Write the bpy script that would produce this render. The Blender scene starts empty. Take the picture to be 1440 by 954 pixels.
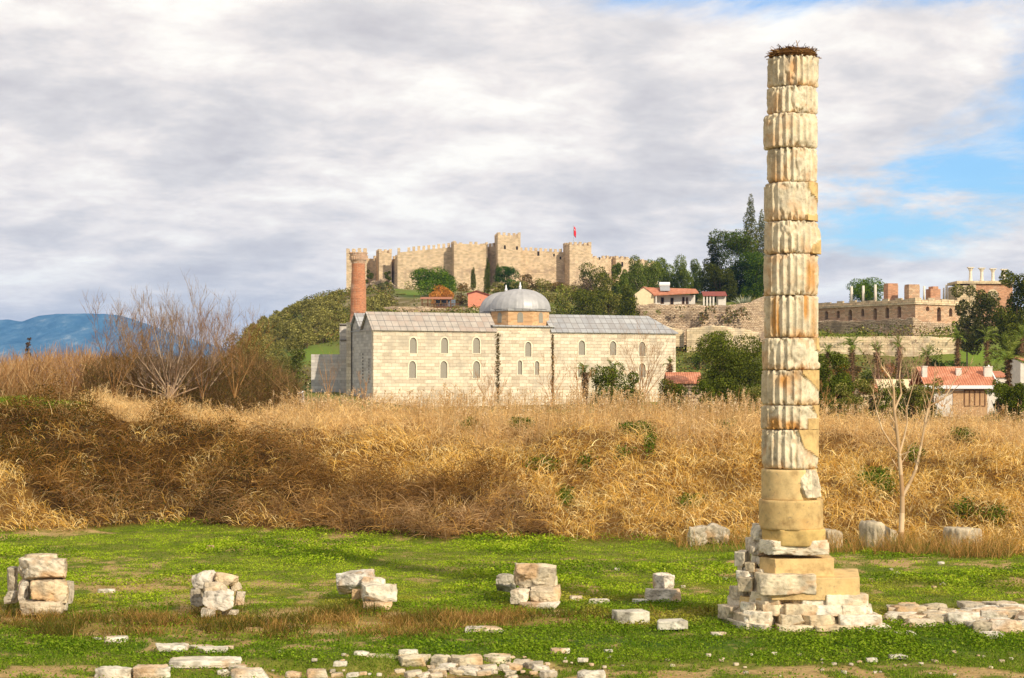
import bpy, math, random
import numpy as np

# ---------------------------------------------------------------- camera, sky, sun, exposure
SC = bpy.context.scene
CAM_H = 6.06; F = 2600.0; HR = 540.0; CU = 720.0       # focal length in photo pixels, horizon row, centre column
cam_data = bpy.data.cameras.new('camera'); cam = bpy.data.objects.new('camera', cam_data)
SC.collection.objects.link(cam); SC.camera = cam
cam.location = (0, 0, CAM_H); cam.rotation_euler = (math.radians(90), 0, 0)
cam_data.sensor_width = 36; cam_data.lens = F/1440*36; cam_data.shift_y = (HR-477)/1440
cam_data.clip_start = 0.5; cam_data.clip_end = 60000
SUN_EL, SUN_AZ = math.radians(31), math.radians(36)     # azimuth: degrees to the right of straight behind the camera
sd = np.array([math.sin(SUN_AZ)*math.cos(SUN_EL), -math.cos(SUN_AZ)*math.cos(SUN_EL), math.sin(SUN_EL)])
sl = bpy.data.lights.new('sun', 'SUN'); so = bpy.data.objects.new('sun', sl); SC.collection.objects.link(so)
sl.energy = 4.6; sl.angle = math.radians(0.6); sl.color = (1.0, 0.89, 0.73)
from mathutils import Vector
so.rotation_euler = Vector(sd).to_track_quat('Z', 'Y').to_euler(); so.location = (30, -30, 60)
VS = SC.view_settings; VS.view_transform = 'Standard'; VS.look = 'None'; VS.gamma = 1; VS.exposure = 0.0
VS.use_curve_mapping = False; SC.display_settings.display_device = 'sRGB'
SC.cycles.max_bounces = 5; SC.cycles.diffuse_bounces = 3; SC.cycles.transparent_max_bounces = 8
SC.cycles.volume_bounces = 0; SC.cycles.use_denoising = True

def lin(r, g, b):
    f = lambda c: (c/255/12.92) if c/255 <= .04045 else ((c/255+.055)/1.055)**2.4
    return (f(r), f(g), f(b), 1.0)

class NT:
    """small helper to write node trees"""
    def __init__(s, tree): s.t = tree; s.n = tree.nodes; s.l = tree.links
    def node(s, kind, ins=None, **kw):
        n = s.n.new(kind)
        for k, v in kw.items(): setattr(n, k, v)
        for k, v in (ins or {}).items():
            if isinstance(v, bpy.types.NodeSocket): s.l.new(v, n.inputs[k])
            else: n.inputs[k].default_value = v
        return n
    def math(s, op, a, b=0.0, c=None, clamp=False):
        ins = {0: a, 1: b}
        if c is not None: ins[2] = c
        return s.node('ShaderNodeMath', ins, operation=op, use_clamp=clamp).outputs[0]
    def mix(s, f, a, b, bt='MIX'):
        n = s.node('ShaderNodeMix', data_type='RGBA', blend_type=bt)
        for i, v in ((0, f), (6, a), (7, b)):
            if isinstance(v, bpy.types.NodeSocket): s.l.new(v, n.inputs[i])
            else: n.inputs[i].default_value = v
        return n.outputs[2]
    def ramp(s, f, stops):
        n = s.node('ShaderNodeValToRGB', {0: f}); r = n.color_ramp
        while len(r.elements) < len(stops): r.elements.new(0.5)
        for e, (p, c) in zip(r.elements, stops): e.position = p; e.color = c if len(c) == 4 else (*c, 1)
        return n.outputs[0]
    def noise(s, vec, scale, detail=4, rough=.55, dist=0.0, out=0):
        return s.node('ShaderNodeTexNoise', {'Vector': vec, 'Scale': scale, 'Detail': detail, 'Roughness': rough, 'Distortion': dist}).outputs[out]
    def smooth(s, f, a, b):
        return s.node('ShaderNodeMapRange', {0: f, 1: a, 2: b, 3: 0.0, 4: 1.0}, interpolation_type='SMOOTHSTEP').outputs[0]

W = bpy.data.worlds.new('World'); SC.world = W; W.use_nodes = True
def build_sky():
    W.node_tree.nodes.clear(); t = NT(W.node_tree)
    d = t.node('ShaderNodeTexCoord').outputs['Generated']
    sep = t.node('ShaderNodeSeparateXYZ', {0: d}); x, y, z = sep.outputs
    zz = t.math('ADD', t.math('MAXIMUM', z, 0.0), 0.22)
    px = t.math('DIVIDE', x, zz); py = t.math('DIVIDE', y, zz)
    p = t.node('ShaderNodeCombineXYZ', {0: px, 1: t.math('MULTIPLY', py, 0.95), 2: 0.37}).outputs[0]
    rot = t.node('ShaderNodeVectorRotate', {0: p, 3: math.radians(-12)}, rotation_type='Z_AXIS').outputs[0]
    n1 = t.noise(rot, 2.9, 9, .56, .25)
    n2 = t.noise(rot, 0.42, 5, .5, .15)
    n3 = t.noise(rot, 9.5, 7, .6, .2)
    dens = t.math('ADD', t.math('MULTIPLY', n1, 0.66), t.math('MULTIPLY', n3, 0.34))
    # cloud brightness: white crests, lilac-grey bellies
    cc = t.ramp(dens, [(0.34, lin(198, 193, 194)), (0.44, lin(216, 211, 209)), (0.52, lin(236, 228, 222)), (0.62, lin(255, 250, 240))])
    # where the deck opens: around two world directions at the right
    def lobe(cx, cz, sx, sz):
        a = t.math('DIVIDE', t.math('SUBTRACT', t.math('DIVIDE', x, t.math('MAXIMUM', y, .05)), cx), sx)
        b = t.math('DIVIDE', t.math('SUBTRACT', z, cz), sz)
        r = t.math('ADD', t.math('MULTIPLY', a, a), t.math('MULTIPLY', b, b))
        return t.math('EXPONENT', t.math('MULTIPLY', r, -1.0))
    g = t.math('ADD', lobe(.225, .096, .12, .036), t.math('MULTIPLY', lobe(.19, .210, .16, .022), .95))
    g = t.math('ADD', g, t.math('MULTIPLY', lobe(.29, .155, .06, .035), .6))
    n4 = t.noise(t.node('ShaderNodeVectorMath', {0: rot, 1: (0.0, 1.3, 4.0)}, operation='ADD').outputs[0], 2.6, 9, .62, .3)
    hole = t.math('SUBTRACT', t.math('MULTIPLY', g, 0.36), t.math('MULTIPLY', t.math('SUBTRACT', n4, 0.5), t.math('MULTIPLY_ADD', t.math('MINIMUM', g, 1.0), 1.7, .25)))
    cover = t.math('SUBTRACT', 1.0, t.math('MULTIPLY', t.smooth(hole, 0.10, 0.42), 0.93))
    # behind the camera the cloud opens wide, so the sun gets through
    back = t.smooth(y, -0.1, -0.5)
    cover = t.math('MULTIPLY', cover, t.math('SUBTRACT', 1.0, t.math('MULTIPLY', back, 0.35)))
    sky = t.node('ShaderNodeTexSky', sky_type='NISHITA', sun_disc=False, sun_elevation=SUN_EL,
                 sun_rotation=math.pi-SUN_AZ, altitude=50, air_density=1.0, dust_density=.6, ozone_density=2.0)
    b1 = t.node('ShaderNodeBackground', {0: t.mix(1.0, sky.outputs[0], (.60, .88, 1.12, 1), 'MULTIPLY'), 1: 0.15}).outputs[0]
    b2 = t.node('ShaderNodeBackground', {0: cc, 1: 1.18}).outputs[0]
    m = t.node('ShaderNodeMixShader', {0: cover, 1: b1, 2: b2}).outputs[0]
    t.node('ShaderNodeOutputWorld', {0: m})
build_sky()

# ---------------------------------------------------------------- helpers
COL = SC.collection
rng = np.random.default_rng(7)
def X(u, d): return (u-CU)/F*d
def Z(r, d): return CAM_H+(HR-r)/F*d
def P(u, r, d): return np.array([X(u, d), d, Z(r, d)])
def dist_of(row, z=0.0): return F*(CAM_H-z)/(row-HR)

def hash3(i, j, k, seed):
    h = (i.astype(np.int64)*374761393 + j.astype(np.int64)*668265263 + k.astype(np.int64)*2147483647 + seed*974634777) & 0xffffffff
    h = ((h ^ (h >> 13))*1274126177) & 0xffffffff
    h = ((h ^ (h >> 16))*2246822519) & 0xffffffff
    return ((h ^ (h >> 15)) & 0xffffff)/float(0xffffff)
def vnoise(p, seed=0):
    p = np.asarray(p, float); f = np.floor(p); t = p-f; t = t*t*(3-2*t); i, j, k = f.T; o = 0
    for a in (0, 1):
        wa = t[:, 0] if a else 1-t[:, 0]
        for b in (0, 1):
            wb = t[:, 1] if b else 1-t[:, 1]
            for c in (0, 1):
                o = o + wa*wb*(t[:, 2] if c else 1-t[:, 2])*hash3(i+a, j+b, k+c, seed)
    return o
def fbm(p, scale=1.0, octv=4, seed=0, rough=.5):
    p = np.asarray(p, float)*scale; s = 0; a = 1; n = 0
    for o in range(octv):
        s = s+a*vnoise(p+o*17.3, seed+o); n += a; a *= rough; p = p*2.03
    return s/n                                                     # 0..1
def fbm2(x, y, scale, octv=4, seed=0):
    return fbm(np.stack([x, y, np.zeros_like(x)+.5], 1), scale, octv, seed)
def sstep(x, a, b):
    t = np.clip((x-a)/(b-a), 0, 1); return t*t*(3-2*t)

def mesh(name, V, Q, mat, parent=None, col=None, loc=None, smooth=False, rotz=0.0):
    """V (n,3); Q (m,4) or (m,3) index array, or a list of such arrays; one mesh object"""
    V = np.asarray(V, dtype=np.float32)
    Qs = Q if isinstance(Q, list) else [Q]
    Qs = [np.asarray(q, dtype=np.int32) for q in Qs if len(q)]
    me = bpy.data.meshes.new(name)
    me.vertices.add(len(V)); me.vertices.foreach_set('co', V.ravel())
    li = np.concatenate([q.ravel() for q in Qs]); me.loops.add(len(li)); me.loops.foreach_set('vertex_index', li)
    tot = np.concatenate([np.full(len(q), q.shape[1], np.int32) for q in Qs])
    st = np.concatenate([[0], np.cumsum(tot)[:-1]]).astype(np.int32)
    me.polygons.add(len(tot)); me.polygons.foreach_set('loop_start', st)
    me.polygons.foreach_set('loop_total', tot)
    if smooth: me.polygons.foreach_set('use_smooth', np.ones(len(tot), bool))
    me.update(calc_edges=True)
    if col is not None:
        c = np.asarray(col, dtype=np.float32)
        if c.ndim == 1: c = np.tile(c, (len(V), 1))
        if c.shape[1] == 3: c = np.concatenate([c, np.ones((len(c), 1), np.float32)], 1)
        a = me.color_attributes.new('Col', 'FLOAT_COLOR', 'POINT'); a.data.foreach_set('color', c.ravel())
    me.materials.append(mat)
    o = bpy.data.objects.new(name, me); COL.objects.link(o)
    if loc is not None: o.location = loc
    if rotz: o.rotation_euler[2] = rotz
    if parent is not None: o.parent = parent
    return o
def tag(o, label, cat, group=None):
    o['label'] = label; o['category'] = cat
    if group: o['group'] = group
    return o
def thing(name, label, cat, loc=(0, 0, 0), rotz=0.0, group=None):
    o = bpy.data.objects.new(name, None); COL.objects.link(o); o.location = loc; o.rotation_euler[2] = rotz
    o.empty_display_size = .3
    return tag(o, label, cat, group)
def structure(o): o['kind'] = 'structure'; return o
def stuff(o): o['kind'] = 'stuff'; return o
def dup(root, loc, rotz=None, label=None, group=None, scale=None):
    r = root.copy(); COL.objects.link(r); r.location = loc
    if rotz is not None: r.rotation_euler[2] = rotz
    if scale is not None: r.scale = scale
    if label: r['label'] = label
    if group: r['group'] = group
    for ch in [c for c in bpy.data.objects if c.parent == root]:
        c = ch.copy(); COL.objects.link(c); c.parent = r
    return r

class MB:
    """collects verts and faces (any polygon) for one mesh"""
    def __init__(s): s.v = []; s.f = []; s.c = []
    def add(s, V, Fc, c=None):
        b = len(s.v); s.v += [tuple(map(float, p)) for p in V]; s.f += [tuple(i+b for i in f) for f in Fc]
        if c is not None: s.c += [tuple(c)]*len(V)
    def box(s, x0, x1, y0, y1, z0, z1, c=None):
        V = [(x0,y0,z0),(x1,y0,z0),(x1,y1,z0),(x0,y1,z0),(x0,y0,z1),(x1,y0,z1),(x1,y1,z1),(x0,y1,z1)]
        s.add(V, [(0,3,2,1),(4,5,6,7),(0,1,5,4),(1,2,6,5),(2,3,7,6),(3,0,4,7)], c); return s
    def prism(s, poly, z0, z1, c=None):
        n = len(poly); V = [(x, y, z0) for x, y in poly]+[(x, y, z1) for x, y in poly]
        s.add(V, [tuple(range(n))[::-1], tuple(range(n, 2*n))]+[(i, (i+1) % n, (i+1) % n+n, i+n) for i in range(n)], c); return s
    def plate(s, poly, y0, y1, c=None):
        """polygon in x,z given counter-clockwise seen from -y, extruded from y0 (front) to y1"""
        n = len(poly); V = [(x, y0, z) for x, z in poly]+[(x, y1, z) for x, z in poly]
        s.add(V, [tuple(range(n)), tuple(range(n, 2*n))[::-1]]+[((i+1) % n, i, i+n, (i+1) % n+n) for i in range(n)], c); return s
    def lathe(s, prof, n=16, cx=0, cy=0, c=None, ph=0):
        V = []; Fc = []
        for r, z in prof:
            for k in range(n): a = 2*math.pi*(k+ph)/n; V.append((cx+r*math.cos(a), cy+r*math.sin(a), z))
        for i in range(len(prof)-1):
            for k in range(n): k2 = (k+1) % n; Fc.append((i*n+k, i*n+k2, (i+1)*n+k2, (i+1)*n+k))
        Fc.append(tuple(range(n))[::-1]); Fc.append(tuple(range((len(prof)-1)*n, len(prof)*n)))
        s.add(V, Fc, c); return s
    def tube(s, a, b, r0, r1=None, n=6, c=None):
        r1 = r0 if r1 is None else r1; a = np.array(a, float); b = np.array(b, float); d = b-a; d /= np.linalg.norm(d)
        u = np.cross(d, (0, 0, 1) if abs(d[2]) < .9 else (1, 0, 0)); u /= np.linalg.norm(u); w = np.cross(d, u)
        V = [a+r0*(u*math.cos(t)+w*math.sin(t)) for t in [2*math.pi*k/n for k in range(n)]]
        V += [b+r1*(u*math.cos(t)+w*math.sin(t)) for t in [2*math.pi*k/n for k in range(n)]]
        s.add(V, [tuple(range(n))[::-1], tuple(range(n, 2*n))]+[(k, (k+1) % n, (k+1) % n+n, k+n) for k in range(n)], c); return s
    def build(s, name, mat, parent=None, loc=None, rotz=0.0, smooth=False):
        me = bpy.data.meshes.new(name); me.from_pydata(s.v, [], s.f); me.update()
        if s.c:
            a = me.color_attributes.new('Col', 'FLOAT_COLOR', 'POINT')
            a.data.foreach_set('color', np.array(s.c, np.float32)[:, :4].ravel())
        if smooth: me.polygons.foreach_set('use_smooth', [True]*len(me.polygons))
        me.materials.append(mat)
        o = bpy.data.objects.new(name, me); COL.objects.link(o)
        if loc is not None: o.location = loc
        if rotz: o.rotation_euler[2] = rotz
        if parent is not None: o.parent = parent
        return o

# ---------------------------------------------------------------- materials
def new_mat(name):
    m = bpy.data.materials.new(name); m.use_nodes = True; m.node_tree.nodes.clear(); return m, NT(m.node_tree)
def finish(t, col, rough=.85, bump=None, bs=.5, bd=.02, spec=.25, metal=0.0):
    ins = {'Base Color': col, 'Roughness': rough, 'Specular IOR Level': spec, 'Metallic': metal}
    if bump is not None:
        ins['Normal'] = t.node('ShaderNodeBump', {'Height': bump, 'Strength': bs, 'Distance': bd}).outputs[0]
    b = t.node('ShaderNodeBsdfPrincipled', ins); t.node('ShaderNodeOutputMaterial', {0: b.outputs[0]})
def plain(name, c, var=.25, scale=3.0, rough=.8, spec=.3, metal=0.0):
    m, t = new_mat(name); o = t.node('ShaderNodeTexCoord').outputs['Object']
    n = t.noise(o, scale, 6, .6)
    a = tuple(v*(1-var) for v in c[:3])+(1,); b = tuple(min(1, v*(1+var)) for v in c[:3])+(1,)
    finish(t, t.ramp(n, [(.3, a), (.7, b)]), rough, n, .3, .02, spec, metal); return m
def leaf_mat(name, trans=.25, rough=.6):
    m, t = new_mat(name)
    c = t.node('ShaderNodeAttribute', attribute_name='Col').outputs['Color']
    d = t.node('ShaderNodeBsdfDiffuse', {0: c}).outputs[0]; tr = t.node('ShaderNodeBsdfTranslucent', {0: c}).outputs[0]
    t.node('ShaderNodeOutputMaterial', {0: t.node('ShaderNodeMixShader', {0: trans, 1: d, 2: tr}).outputs[0]}); return m
def stone_mat(name, stain=.3, bump=.5, scale=1.0):
    """weathered stone: colour attribute times veins, lichen and pits"""
    m, t = new_mat(name)
    c = t.node('ShaderNodeAttribute', attribute_name='Col').outputs['Color']
    o = t.node('ShaderNodeTexCoord').outputs['Object']
    n1 = t.noise(o, 2.2*scale, 9, .68); n2 = t.noise(o, 9*scale, 8, .7); n3 = t.noise(o, 1.1*scale, 4, .5, .6)
    v = t.ramp(n1, [(.3, (.5, .47, .44)), (.5, (.93, .92, .90)), (.68, (1.14, 1.12, 1.08))])
    c2 = t.mix(1.0, c, v, 'MULTIPLY')
    c3 = t.mix(t.math('MULTIPLY', t.smooth(n3, .52, .66), stain), c2, lin(196, 128, 56))
    g = t.math('MULTIPLY', t.smooth(n2, .56, .70), .55)
    c4 = t.mix(g, c3, lin(112, 103, 88))
    h = t.math('ADD', n1, t.math('MULTIPLY', n2, .6))
    finish(t, c4, .9, h, bump, .06/scale, .2); return m
def masonry(name, c1, c2, mortar, bw, bh, ms=.03, stain=.5, dist=.02, bump=.6, dark=(.4, .34, .27), gaps=.0, offs=0.5):
    """coursed stone or brick, laid out in metres on the local x+y / z plane"""
    m, t = new_mat(name)
    o = t.node('ShaderNodeTexCoord').outputs['Object']; s = t.node('ShaderNodeSeparateXYZ', {0: o})
    n0 = t.noise(o, .9/bh, 3, .5, 0, 1)
    v = t.node('ShaderNodeCombineXYZ', {0: t.math('ADD', s.outputs[0], s.outputs[1]), 1: s.outputs[2], 2: 0.0}).outputs[0]
    off = t.node('ShaderNodeVectorMath', {0: n0, 1: (.5, .5, .5)}, operation='SUBTRACT').outputs[0]
    v = t.node('ShaderNodeVectorMath', {0: off, 1: (dist*8, dist*4, 0), 2: v}, operation='MULTIPLY_ADD').outputs[0]
    br = t.node('ShaderNodeTexBrick', {'Vector': v, 'Color1': c1, 'Color2': c2, 'Mortar': mortar, 'Scale': 1.0, 'Mortar Size': ms,
                'Mortar Smooth': .4, 'Bias': 0.0, 'Brick Width': bw, 'Row Height': bh}, offset=offs)
    cellc = t.node('ShaderNodeVectorMath', {0: v, 1: (.83/bw, 1/bh, 1)}, operation='MULTIPLY').outputs[0]
    wn = t.node('ShaderNodeTexWhiteNoise', {'Vector': t.node('ShaderNodeVectorMath', {0: cellc}, operation='FLOOR').outputs[0]}, noise_dimensions='3D').outputs[0]
    c = t.mix(.62, br.outputs[0], t.ramp(wn, [(0.0, (.62, .58, .54)), (.5, (.96, .95, .94)), (1.0, (1.12, 1.08, 1.02))]), 'MULTIPLY')
    n1 = t.noise(o, .22, 7, .6); n2 = t.noise(o, 1.6, 6, .65)
    c = t.mix(t.math('MULTIPLY', t.smooth(n1, .5, .66), stain), c, (*dark, 1))
    c = t.mix(t.math('MULTIPLY', t.smooth(n2, .55, .72), .45*stain), c, (*[q*.6 for q in dark], 1))
    h = t.math('ADD', t.math('MULTIPLY', br.outputs[1], -1.0), t.math('MULTIPLY', n2, .8))
    if gaps:
        k = t.node('ShaderNodeTexVoronoi', {'Vector': v, 'Scale': .55}).outputs[0]
        c = t.mix(t.math('MULTIPLY', t.smooth(k, .10, .03), gaps), c, (.05, .035, .025, 1))
    finish(t, c, .92, h, bump, .12, .15); return m
LEAF = leaf_mat('leaves'); DRY = leaf_mat('dry_leaves', .35); TWIG = leaf_mat('twigs_bark', 0.0)
MARBLE = stone_mat('weathered_marble', .35, .55, 1.6)
ROCK = stone_mat('rough_stone', .22, .8, 1.0)

# ---------------------------------------------------------------- terrain
DU = [-1200, -600, 60, 150, 250, 350, 430, 500, 600, 700, 800, 900, 1050, 1150, 1340, 1440, 1900, 2600]
DD = [95, 112, 200, 300, 340, 376, 384, 424, 440, 460, 520, 580, 640, 700, 760, 900, 1200, 14000]
f3 = [3, 3, 3, 3, 3, 3, 3, 3, 3, 3, 3, 3, 3, 3, 3, 3]
ZT = np.array([[4.9, 4.6]+f3, [4.9, 4.6]+f3, [4.9, 4.6]+f3, [4.6, 4.2]+f3, [4.0, 3.8]+f3,
 [3.8, 3.6, 3, 3, 3, 3.5, 4, 6, 6.5, 8, 15, 20, 22, 20, 16, 10, 3, 3],
 [3.8, 3.6, 3, 3.5, 6, 9.5, 10.5, 14, 15, 19, 25, 31, 34, 34, 30, 18, 3, 3],
 [3.7, 3.6, 3, 3.5, 6, 10, 11, 16, 17, 21, 27, 34, 39, 41.5, 40, 25, 3, 3],
 [3.7, 3.5, 3, 2, 4, 8, 9, 14, 16, 22, 29.5, 35, 39, 42, 42, 25, 3, 3],
 [3.7, 3.5, 3, 2, 4, 8, 9, 14, 16, 22, 29, 34, 38, 40.5, 42, 25, 3, 3],
 [3.7, 3.4, 3, 2, 4, 8, 9, 14, 16, 22, 29, 34, 38, 40, 40, 25, 3, 3],
 [3.6, 3.4, 3, 2, 4, 7, 8, 13, 14.5, 25, 28, 34, 38, 39, 38, 25, 3, 3],
 [3.6, 3.4, 3, 2, 4, 7, 8, 13, 14.5, 26, 29, 33, 36, 36, 34, 20, 3, 3],
 [3.4, 3.2, 3, 3, 6, 10.5, 15.3, 16.8, 17.5, 25, 26, 26, 25, 24, 20, 10, 3, 3],
 [3.1, 3.0, 2.8, 3, 6, 10.0, 14.8, 16.8, 22.5, 25, 26, 26, 25, 24, 20, 10, 3, 3],
 [3.0, 2.9, 2.8, 3, 6, 9, 10, 17, 21, 24, 27, 27, 26, 24, 20, 10, 3, 3],
 [3.0, 2.9, 2.8, 3, 5, 8, 9, 12, 14, 16, 20, 20, 18, 16, 12, 8, 3, 3],
 [3.0, 2.9, 2.8, 3, 3, 4, 4, 5, 6, 8, 8, 8, 8, 6, 4, 3, 3, 3]])
FOOT_U = [-600, 0, 120, 250, 330, 450, 700, 1000, 1180, 1300, 1440, 1900]
FOOT_D = [74, 74.5, 76, 79.3, 76.5, 74.0, 71.3, 69.4, 68.6, 67.4, 63.8, 60]
def bilin(u, d):
    u = np.clip(u, DU[0], DU[-1]); d = np.clip(d, DD[0], DD[-1])
    i = np.clip(np.searchsorted(DU, u, 'right')-1, 0, len(DU)-2); j = np.clip(np.searchsorted(DD, d, 'right')-1, 0, len(DD)-2)
    U = np.array(DU); Dd = np.array(DD); a = (u-U[i])/(U[i+1]-U[i]); b = (d-Dd[j])/(Dd[j+1]-Dd[j])
    return (ZT[i, j]*(1-a)+ZT[i+1, j]*a)*(1-b)+(ZT[i, j+1]*(1-a)+ZT[i+1, j+1]*a)*b
def uof(x, y): return CU+F*x/np.maximum(y, 1.0)
def foot(x, y): x = np.asarray(x, float); return np.interp(uof(x, y), FOOT_U, FOOT_D)+(fbm2(x, np.full_like(x, 7.0), .38, 3, 45)-.5)*4.5
def ground_z(x, y):
    x = np.atleast_1d(np.asarray(x, float)); y = np.atleast_1d(np.asarray(y, float))
    u = uof(x, y); ft = foot(x, y)
    far = bilin(u, y)
    crest = bilin(u, np.full_like(u, 95.0))
    t = (y-ft)/np.maximum(90-ft, 1)
    bank = np.clip(sstep(t, -.12, 1.0), 0, 1)
    z = np.where(y < 95, bank*crest, far)
    on = sstep(t, .0, .25)*(1-sstep(y, 96, 125))
    z = z+on*(fbm2(x, y, .33, 3, 5)-.5)*1.9
    fld = 1-sstep(t, -.2, .1)
    z = z+fld*((fbm2(x, y, .22, 3, 9)-.5)*.10+(fbm2(x, y, 1.7, 3, 11)-.5)*.05)
    # the low soil ledge in the near foreground
    led = sstep(y, 40.6, 39.9)*sstep(u, 330, 420)*(1-sstep(u, 720, 900))
    z = z-led*.20
    hill = sstep(z, 5, 12)*(y > 200)
    z = z+hill*(fbm2(x, y, .05, 4, 21)-.5)*2.2
    return z
def gz(x, y): return float(ground_z(x, y)[0])

def field_masks(x, y):
    """0..1 masks of the field: dry band, bare soil, lushness"""
    u = uof(x, y); row = HR+F*CAM_H/np.maximum(y, 1)
    n = fbm2(x, y, .45, 4, 31); n2 = fbm2(x, y, 1.6, 4, 33); n3 = fbm2(x, y, .16, 3, 35)
    c = np.interp(u, [-200, 0, 300, 600, 760, 900, 1440], [872, 876, 882, 876, 872, 868, 862])
    h = np.interp(u, [-200, 0, 300, 600, 760, 1000, 1440], [17, 17, 22, 20, 10, 3, 2])
    dry = np.clip(1.25-np.abs(row-c+(n-.5)*34)/h, 0, 1)*np.where(u < 800, 1, .5)
    soil = sstep(n*.55+n2*.45, .54, .64)*sstep(u, 500, 820)*sstep(row, 765, 790)*(1-sstep(row, 845, 862))*.9
    soil = np.maximum(soil, sstep(row, 928, 942)*sstep(n2, .42, .6)*.8)
    soil = np.maximum(soil, np.clip(1-np.abs(row-829)/5, 0, 1)*sstep(u, 120, 150)*(1-sstep(u, 220, 250)))
    soil = np.maximum(soil, sstep(n3*.5+n2*.5, .56, .66)*.75)
    lush = np.clip(1-np.abs(row-905)/22, 0, 1)*.9
    return np.clip(dry, 0, 1), np.clip(soil, 0, 1), np.clip(lush, 0, 1)
def bramble(x, y):
    """1 where dark brambles cover the bank (left and low centre), 0 where dry reeds do"""
    u = uof(x, y); z = bilin(u, np.maximum(y, 95)); t = (y-foot(x, y))/np.maximum(90-foot(x, y), 1)
    n = (fbm2(x, y, .3, 3, 41)-.5)
    lim = np.interp(u, [-600, 0, 120, 250, 330, 430, 480, 560, 680, 760, 830, 1900], [1.5, 1.25, 1.15, .98, .86, .60, .50, .42, .33, .15, -.3, -.3])
    lo = np.interp(u, [-600, 0, 60, 110, 200, 400], [.55, .42, .22, .05, 0, 0])
    return sstep(lim+n*.5-t, -.05, .07)*sstep(t-lo+n*.3, -.06, .06)

MEADOWS = [(440, 500, 50, 14), (672, 404, 22, 9), (578, 414, 24, 6), (1400, 500, 60, 12), (1180, 474, 30, 3), (560, 404, 10, 6)]
def meadow(u, row):
    g = np.zeros_like(u)
    for a, b, c, d in MEADOWS: g = np.maximum(g, np.exp(-(((u-a)/c)**2+((row-b)/d)**2)**2))
    return g
def build_ground():
    us = np.concatenate([np.linspace(-2600, -100, 34)[:-1], np.linspace(-100, 1540, 660), np.linspace(1540, 4000, 34)[1:]])
    ds = np.concatenate([np.array([3, 8, 14, 20, 26, 31]), np.arange(34, 96, .22), np.geomspace(96.5, 200, 60)[1:],
                         np.arange(203, 370, 4.0), np.arange(371, 440, 1.5), np.arange(442, 780, 5.0), np.geomspace(790, 14000, 50)])
    Ug, Dg = np.meshgrid(us, ds); x = ((Ug-CU)/F*Dg).ravel(); y = Dg.ravel()
    z = ground_z(x, y)
    n = len(us); m = len(ds); idx = np.arange(n*m).reshape(m, n)
    Q = np.stack([idx[:-1, :-1].ravel(), idx[:-1, 1:].ravel(), idx[1:, 1:].ravel(), idx[1:, :-1].ravel()], 1)
    u = Ug.ravel(); ft = foot(x, y); t = (y-ft)/np.maximum(90-ft, 1)
    dry, soil, lush = field_masks(x, y); n1 = fbm2(x, y, 2.4, 4, 51)[:, None]; n2 = fbm2(x, y, .5, 4, 53)[:, None]
    A = lambda *c: np.array(lin(*c)[:3])[None, :]
    col = A(80, 100, 22)*(1-n2)+A(128, 126, 48)*n2
    col = col*(1-lush[:, None])+A(58, 92, 14)*lush[:, None]
    col = col*(1-dry[:, None]*.85)+(A(132, 106, 52)*(1-n1)+A(160, 132, 78)*n1)*dry[:, None]*.85
    col = col*(1-soil[:, None])+(A(168, 130, 84)*(1-n1)+A(196, 164, 118)*n1)*soil[:, None]
    bk = sstep(t, -.04, .04)[:, None]
    br = bramble(x, y)[:, None]
    bcol = (A(112, 80, 38)*(1-br)+A(70, 50, 24)*br)*(.6+.8*n1)
    col = col*(1-bk)+bcol*bk
    mea = (sstep(y, 91, 93)*(1-sstep(y, 135, 145))*(1-sstep(u, 90, 125)))[:, None]
    col = col*(1-mea)+A(84, 122, 22)*mea
    fr = sstep(y, 150, 210)[:, None]; nn = fbm2(x, y, .03, 4, 61)[:, None]; n4 = fbm2(x, y, .12, 4, 63)[:, None]
    k = sstep(nn*.5+n4*.5, .42, .56)
    fc = A(112, 100, 62)*(1-k)+A(108, 116, 50)*k
    mg = meadow(u, HR-(z-CAM_H)*F/y)[:, None]; fc = fc*(1-mg)+A(104, 124, 40)*mg
    rk = sstep(n4, .48, .60)*(1-mg)*sstep(z, 20, 34)[:, None]
    fc = fc*(1-rk)+A(158, 140, 112)*rk
    col = col*(1-fr)+fc*fr
    m_, t_ = new_mat('ground_earth_and_grass')
    c = t_.node('ShaderNodeAttribute', attribute_name='Col').outputs['Color']
    o = t_.node('ShaderNodeTexCoord').outputs['Object']
    a = t_.noise(o, 7, 7, .7); b = t_.noise(o, 1.3, 5, .6)
    v = t_.ramp(a, [(.3, (.5, .48, .45)), (.5, (.95, .95, .92)), (.72, (1.35, 1.3, 1.2))])
    c = t_.mix(1.0, c, v, 'MULTIPLY')
    finish(t_, c, .95, t_.math('ADD', a, b), .7, .06, .1)
    structure(mesh('ground', np.stack([x, y, z], 1), Q, m_, col=col, smooth=True))
build_ground()

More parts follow.
